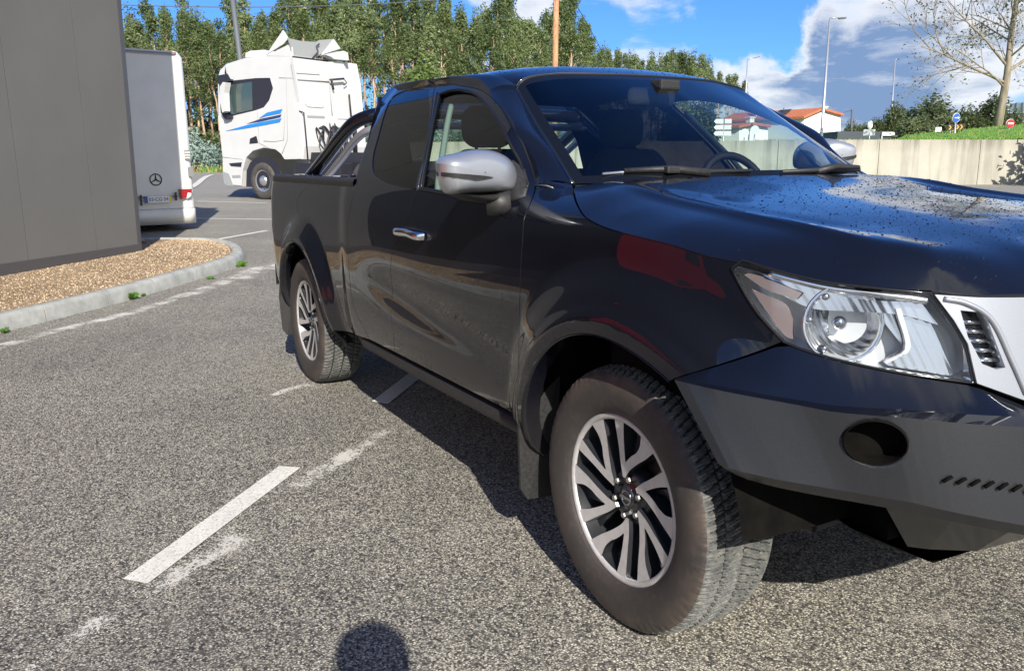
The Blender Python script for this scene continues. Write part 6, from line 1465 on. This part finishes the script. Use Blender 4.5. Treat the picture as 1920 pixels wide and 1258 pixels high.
# ================================================================== HOUSES, SHED, FOOTBRIDGE
pbsdf('render_white', (.78, .77, .73), .85, build=nb(1, .3, (.74, .73, .69), (.80, .79, .76))); pbsdf('roof_tile', (.42, .13, .06), .8, build=nb(4, .3, (.36, .10, .05), (.52, .19, .09))); pbsdf('window_dark', (.06, .06, .06), .15)
def house(uL, uR, uA, vE, vA, vB, D, length, lab, win=True, side=-1):
    A0 = bp(uL, vB, D); dep = (Hf*.80+Hr*side*.60); ps_ = [bp(uL, vB+14, D), bp(uR, vB+14, D), bp(uR, vE[1], D), bp(uA, vA, D), bp(uL, vE[0], D)]
    e = empty('house', tuple(A0), label=lab, cat='house'); q = [p-A0 for p in ps_]
    MB().prism(q, dep*length).build('wall', MATS['render_white'], e); th = np.array([0, 0, .22]); ov = -Hf*.35
    r_ = MB(); eL = q[4]+(q[4]-q[3])*.10; eR = q[2]+(q[2]-q[3])*.10
    r_.prism([eL+ov+[0, 0, .03], q[3]+ov+[0, 0, .03], q[3]+ov+th, eL+ov+th], dep*(length+.7)); r_.prism([q[3]+ov+[0, 0, .031], eR+ov+[0, 0, .03], eR+ov+th, q[3]+ov+th], dep*(length+.7)); rf = r_.build('roof', MATS['roof_tile'], e)
    c = q[3]*.12+q[2]*.88+dep*1.5; b = MB().box((-.22, -.22, 0), (.22, .22, .75), M=Matrix.Translation(Vector(c))); b.box((-.28, -.28, .75), (.28, .28, .83), M=Matrix.Translation(Vector(c))); b.build('chimney', MATS['render_white'], rf)
    if win:
        w_ = bp(uL+5, vE[0]+7, D)-A0; f = -Hf*.05; a = Hr
        for k in range(2):
            cc = q[4]+dep*(2.2+3.4*k)-np.array([0, 0, 1.0]); n_ = np.cross(dep, [0, 0, 1]); n_ /= np.linalg.norm(n_); n_ = n_ if n_@Hr < 0 else -n_
            P4 = [cc+n_*.04, cc+dep*1.3+n_*.04, cc+dep*1.3-[0, 0, 1.5]+n_*.04, cc-[0, 0, 1.5]+n_*.04]; w2 = MB().prism(P4, n_*.03).build('window', MATS['window_dark'], e)
    return e, q, dep, A0
e, q, dep, A0 = house(1508, 1576, 1541, (222, 217.5), 207.5, 257, 74, 9, 'white rendered house with orange tiled roof behind the tallest street lamp', True)
c = q[4]*.55+q[3]*.45+dep*3+[0, 0, .25]; MB().box((-.7, -.4, .1), (.7, .4, .16), M=Matrix.Translation(Vector(c))@Matrix.Rotation(.6, 4, 'X')).tube([tuple(c), tuple(c+[0, 0, .5])], .04).build('solar_panel', MATS['window_dark'], e)
P = bp(1505, 218, 70); b = MB(); b.lathe([(0, 0), (.25, .04), (.42, .14)], 20, ax='y').tube([(0, 0, -1.4), (0, 0, 0)], .04); o = b.build('dish', MATS['render_white'], None); o.parent = e; o.location = q[4]+dep*5+np.array([-.2, 0, 1.4])
house(1386, 1440, 1412, (241, 240), 236, 262, 62, 8, 'white house behind the road signs, seen through the windscreen', False)
pbsdf('shed_grey', (.07, .08, .10), .6)
P0, P1 = bp(1570, 259, 62), bp(1702, 259, 66); d = P1-P0; e = empty('shed', tuple(P0), label='low dark grey shed with pale door frames behind the wall, left of the bushy trees', cat='shed')
hgt = np.array([0, 0, 12/FPX*62]); MB().prism([np.zeros(3)-[0, 0, 1], d-[0, 0, 1], d+hgt, hgt], np.array([*FH, 0])[:3]*4 if len(FH) == 3 else FH*4).build('wall', MATS['shed_grey'], e)
b = MB(); nf = -np.array([FH[0], FH[1], 0])*.08
for a0_, a1_ in ((.60, .605), (.60, .78), (.775, .78)):
    z0_, z1_ = (0, .42) if a1_-a0_ < .1 else (.36, .44)
    b.prism([d*a0_+nf+[0, 0, z0_-.2], d*max(a1_, a0_+.012)+nf+[0, 0, z0_-.2], d*max(a1_, a0_+.012)+nf+[0, 0, z1_], d*a0_+nf+[0, 0, z1_]], nf)
b.build('door_frame', MATS['white_plastic'], e)
pbsdf('bridge_glass', (.42, .50, .58), .12, .2)
P0, P1 = bp(1892, 214, 80), bp(1990, 209, 76); d = P1-P0; e = empty('footbridge', tuple(P0), label='footbridge with grey glass side panels at the far right edge', cat='footbridge')
u3 = np.array([0, 0, 1.]); f3 = np.array([FH[0], FH[1], 0]); pxm = 80/FPX
for k in range(8): a, c = d*(k/8+.004), d*((k+1)/8-.004); MB().prism([a+u3*.1, c+u3*.1, c+u3*19*pxm, a+u3*19*pxm], f3*.04).build('glass_panel', MATS['bridge_glass'], e)
b = MB()
for k in range(9): b.tube([d*k/8-f3*.05, d*k/8-f3*.05+u3*20*pxm], .04, 6)
b.prism([-u3*.45, d-u3*.45, d+u3*.05, u3*.05], f3*2.2); b.build('deck', MATS['pole_grey'], e); MB().prism([d*.1-u3*2.2, d*1-u3*2.2, d-u3*.5, d*.1-u3*.5], f3*2).build('abutment', MATS['render_white'], e)
# ================================================================== ROAD SIGNS and the white car
pbsdf('sign_white', (.75, .76, .77), .5); pbsdf('sign_blue', (.02, .10, .42), .4); pbsdf('sign_red', (.55, .02, .03), .4); pbsdf('sign_yellow', (.60, .33, .05), .5); pbsdf('sign_dark', (.03, .02, .015), .5)
def fm(): return -FH/np.linalg.norm(FH)
def disc(e, c, r_, mat, off, name, th=.02, n=32, sq=1.0):
    f = np.array([*fm()[:2], 0]); P = [c+f*off+Hr*r_*sq*math.cos(a)+np.array([0, 0, r_*math.sin(a)]) for a in np.linspace(0, 2*math.pi, n, endpoint=False)]; return MB().prism(P, f*th).build(name, mat, e)
def sign(name, u, v, vb, D, lab, cat='road sign', group=None):
    P = bp(u, v, D); B = bp(u, vb, D); e = empty(name, tuple(B), label=lab, cat=cat, group=group); MB().tube([(0, 0, -1.0), tuple(P-B)], .035, 8).build('post', MATS['galvanised'], e); return e, P-B, D/FPX
f = np.array([*fm()[:2], 0])
e, c, k = sign('round_sign', 1893, 232, 242, 34, 'round red and white no-entry sign on the grass at the right edge'); disc(e, c, 8*k, MATS['sign_white'], .03, 'rim'); s_ = disc(e, c, 7.4*k, MATS['sign_red'], .055, 'sign_face')
MB().prism([c+f*.08+Hr*a*k+np.array([0, 0, b_*k]) for a, b_ in ((-5.2, -1.5), (5.2, -1.5), (5.2, 1.5), (-5.2, 1.5))], f*.01).build('bar', MATS['sign_white'], e)
e, c, k = sign('round_sign', 1792, 221.5, 256, 34, 'round blue keep-right arrow sign above the chevron board'); disc(e, c, 9*k, MATS['sign_white'], .03, 'rim', sq=.78); disc(e, c, 8.1*k, MATS['sign_blue'], .055, 'sign_face', sq=.76)
MB().prism([c+f*.08+Hr*a*k+np.array([0, 0, b_*k]) for a, b_ in ((-4, -.7), (2.2, -.7), (2.2, -2.4), (5.2, 0), (2.2, 2.4), (2.2, .7), (-4, .7))], f*.01).build('arrow', MATS['sign_white'], e)
e, c, k = sign('chevron_board', 1782, 239, 256, 34.2, 'dark board with orange chevrons under the blue round sign', 'road sign')
g = lambda a, b_, o_: c+f*o_+Hr*a*k+np.array([0, 0, b_*k])
MB().prism([g(-7, -6, .04), g(23, -3, .04), g(26, 6, .04), g(-7, 5, .04)], f*.03).tube([g(14, -16, 0), g(14, 0, 0)], .035).tube([g(22, -16, 0), g(22, 0, 0)], .035).build('board', MATS['sign_dark'], e)
for i in range(4): x_ = -5+i*7; y_ = .3*i-.6; MB().prism([g(x_, y_-4, .072), g(x_+2.6, y_-4, .072), g(x_+5.5, y_, .072), g(x_+2.6, y_+4, .072), g(x_, y_+4, .072), g(x_+2.9, y_, .072)], f*.008).build('chevron', MATS['sign_yellow'], e)
e, c, k = sign('round_sign', 1631, 235, 259, 45, 'back of a round white sign above a white rectangular panel'); disc(e, c, 8*k, MATS['sign_white'], .03, 'disc', sq=.6)
MB().prism([c+f*.03+Hr*a*k+np.array([0, 0, b_*k]) for a, b_ in ((-12, -19), (10, -19), (10, -8), (-12, -8))], f*.03).build('panel', MATS['sign_white'], e)
e, c, k = sign('small_sign', 1761, 244, 256, 40, 'small white panel sign in front of the widest dark tree'); MB().prism([c+f*.03+Hr*a*k+np.array([0, 0, b_*k]) for a, b_ in ((-8, -5), (3, -5), (3, 5), (-8, 5))], f*.03).build('panel', MATS['sign_white'], e)
for (u, v, lab) in ((1396, 250, 'round white sign seen through the windscreen, left of two'), (1415, 244, 'round white sign seen through the windscreen, right of two')):
    e, c, k = sign('round_sign', u, v, 264, 40, lab); disc(e, c, 8*k, MATS['sign_white'], .03, 'disc')
e, c, k = sign('direction_sign', 1357, 232, 264, 36, 'stack of white arrow-shaped direction signs seen through the windscreen')
for i in range(3):
    for sx in (-1, 1):
        y0 = 4-i*11; x0_, x1_ = (-15, -1) if sx < 0 else (1, 14)
        P = [(x0_-3 if sx < 0 else x0_, y0-4.2), (x1_, y0-4.2), (x1_, y0+4.2), (x0_-0, y0+4.2)] if sx > 0 else [(x0_, y0-4.2), (x1_, y0-4.2), (x1_, y0+4.2), (x0_, y0+4.2), (x0_-4, y0)]
        MB().prism([c+f*.04+Hr*a*k+np.array([0, 0, b_*k]) for a, b_ in P], f*.02).build('arrow_panel', MATS['sign_white'], e)
P = bp(1832, 262, 44); e = empty('parked_car', tuple(P), label='white car half hidden behind the grass bank, only roof and windows showing', cat='car'); sc_ = 44/FPX
L2 = lambda a, b_, o_=0: Hr*a*sc_+np.array([0, 0, b_*sc_])+np.array([FH[0], FH[1], 0])*o_
body = [(-42, -8), (-40, 4), (-33, 8), (-25, 16), (-15, 18.5), (15, 19), (22, 14), (36, 12), (46, 8), (50, 0), (50, -8)]
MB().prism([L2(a*.85, b_) for a, b_ in body], np.array([FH[0], FH[1], 0])*1.7).build('body', MATS['truck_white'], e)
MB().prism([L2(a*.85, b_, -.02) for a, b_ in ((-30, 9), (-23, 15.4), (-8, 17), (-8, 9.5))], f*.02).prism([L2(a*.85, b_, -.02) for a, b_ in ((-6, 9.5), (-6, 17), (12, 17.3), (18, 12.5))], f*.02).build('window', MATS['window_dark'], e)
for a in (-28, 34): MB().tube([L2(a*.85, -8, -.03), L2(a*.85, -8, .2)], .32, 20).build('wheel', MATS['tyre_truck'], e)
# a red estate car parked behind the camera: it is what glows red in the pickup's wing
pbsdf('red_paint', (.60, .010, .016), .4, 0, .5, .1)
e = empty('van', (-2.9, -5.9, 0), R(-32), label='red van outside the frame, seen as a red reflection in the front wing', cat='van')
bodyp = [(-2.15, .30), (-2.2, .75), (-2.05, .95), (-1.9, 1.05), (-1.75, 1.90), (-1.5, 2.05), (.35, 2.05), (.70, 1.90), (1.25, 1.05), (1.75, .92), (2.15, .75), (2.2, .35), (1.72, .30), (1.6, .55), (1.35, .66), (1.1, .55), (1.0, .30), (-1.0, .30), (-1.1, .55), (-1.35, .66), (-1.6, .55), (-1.7, .30)]
MB().prism([(x, .86, z) for x, z in bodyp], (0, -1.72, 0)).build('body', MATS['red_paint'], e)
for sy in (.865, -.875):
    for q_ in ([(.42, 1.30), (.42, 1.80), (.60, 1.78), (.98, 1.24)],): MB().prism([(x, sy, z) for x, z in q_], (0, .012, 0)).build('window', MATS['window_dark'], e)
    for x in (-1.35, 1.35): MB().tube([(x, sy*.9, .32), (x, sy, .32)], .31, 24).build('wheel', MATS['tyre_truck'], e)
# ================================================================== the photographer (outside the frame; casts the shadow at the bottom edge)
def person():
    back = np.array([.8729, -.488, 0]); rt = np.array([Hr[0], Hr[1], 0]); o0 = np.array([CAM[0], CAM[1], 0])+back*.40+rt*.20
    V = {}; E_ = []; Rr = []; L = []
    def a(name, f, s, z, r_): V[name] = len(L); L.append(o0-back*f+rt*s+np.array([0, 0, z])); Rr.append(r_)
    a('hip', 0, 0, .92, (.16, .12)); a('waist', 0, 0, 1.08, (.145, .11)); a('chest', 0, 0, 1.28, (.17, .125)); a('neck0', 0, 0, 1.43, (.10, .09)); a('neck1', .02, 0, 1.48, (.085, .085)); a('head0', .03, 0, 1.54, (.10, .10)); a('head1', .02, 0, 1.615, (.115, .115)); a('head2', .0, 0, 1.68, (.085, .085))
    for s, n in ((-1, 'l'), (1, 'r')):
        a('sh'+n, 0, .18*s, 1.40, (.08, .07)); a('el'+n, .06, .25*s, 1.12, (.045, .045)); a('wr'+n, .24, .12*s, 1.14, (.03, .028)); a('pm'+n, .30, .09*s, 1.17, (.022, .035))
        a('th'+n, 0, .10*s, .84, (.09, .09)); a('kn'+n, .02, .12*s, .48, (.06, .062)); a('an'+n, 0, .13*s, .09, (.04, .04)); a('to'+n, .18, .15*s, .04, (.04, .025))
    prs = [('hip', 'waist'), ('waist', 'chest'), ('chest', 'neck0'), ('neck0', 'neck1'), ('neck1', 'head0'), ('head0', 'head1'), ('head1', 'head2')]
    for n in 'lr': prs += [('chest', 'sh'+n), ('sh'+n, 'el'+n), ('el'+n, 'wr'+n), ('wr'+n, 'pm'+n), ('hip', 'th'+n), ('th'+n, 'kn'+n), ('kn'+n, 'an'+n), ('an'+n, 'to'+n)]
    me = bpy.data.meshes.new('person'); me.from_pydata([tuple(p) for p in L], [(V[x], V[y]) for x, y in prs], []); ob = bpy.data.objects.new('person', me); COL.objects.link(ob)
    m = ob.modifiers.new('skin', 'SKIN'); sk_ = me.skin_vertices
    if not sk_:
        bmm = bmesh.new(); bmm.from_mesh(me); bmm.verts.layers.skin.verify(); bmm.to_mesh(me); bmm.free()
    for i, d in enumerate(me.skin_vertices[0].data): d.radius = Rr[i]; d.use_root = (i == 0)
    ob.modifiers.new('sub', 'SUBSURF').levels = 2; ob.modifiers['sub'].render_levels = 2
    me.materials.append(pbsdf('dark_clothes', (.03, .035, .05), .9))
    # fingers holding the phone
    fb = MB()
    for s, n in ((-1, 'l'), (1, 'r')):
        pm = L[V['pm'+n]]
        for q in range(4): b0 = pm+np.array([0, 0, .03-.02*q])-back*.02; fb.tube([b0, b0-back*.035-rt*s*.012, b0-back*.045-rt*s*(.035+.004*(q == 1)), b0-back*.03-rt*s*.055], [.009, .0085, .008, .006], 8)
        fb.tube([pm+[0, 0, .01]+back*.01, pm+back*.0-rt*s*.03+[0, 0, .03], pm-rt*s*.055+[0, 0, .02]], [.011, .010, .007], 8)
    fb.build('fingers', pbsdf('skin', (.45, .27, .20), .5), ob)
    tag(ob, 'person in dark clothes standing behind the camera and holding a phone with both hands', 'person'); return ob
person()
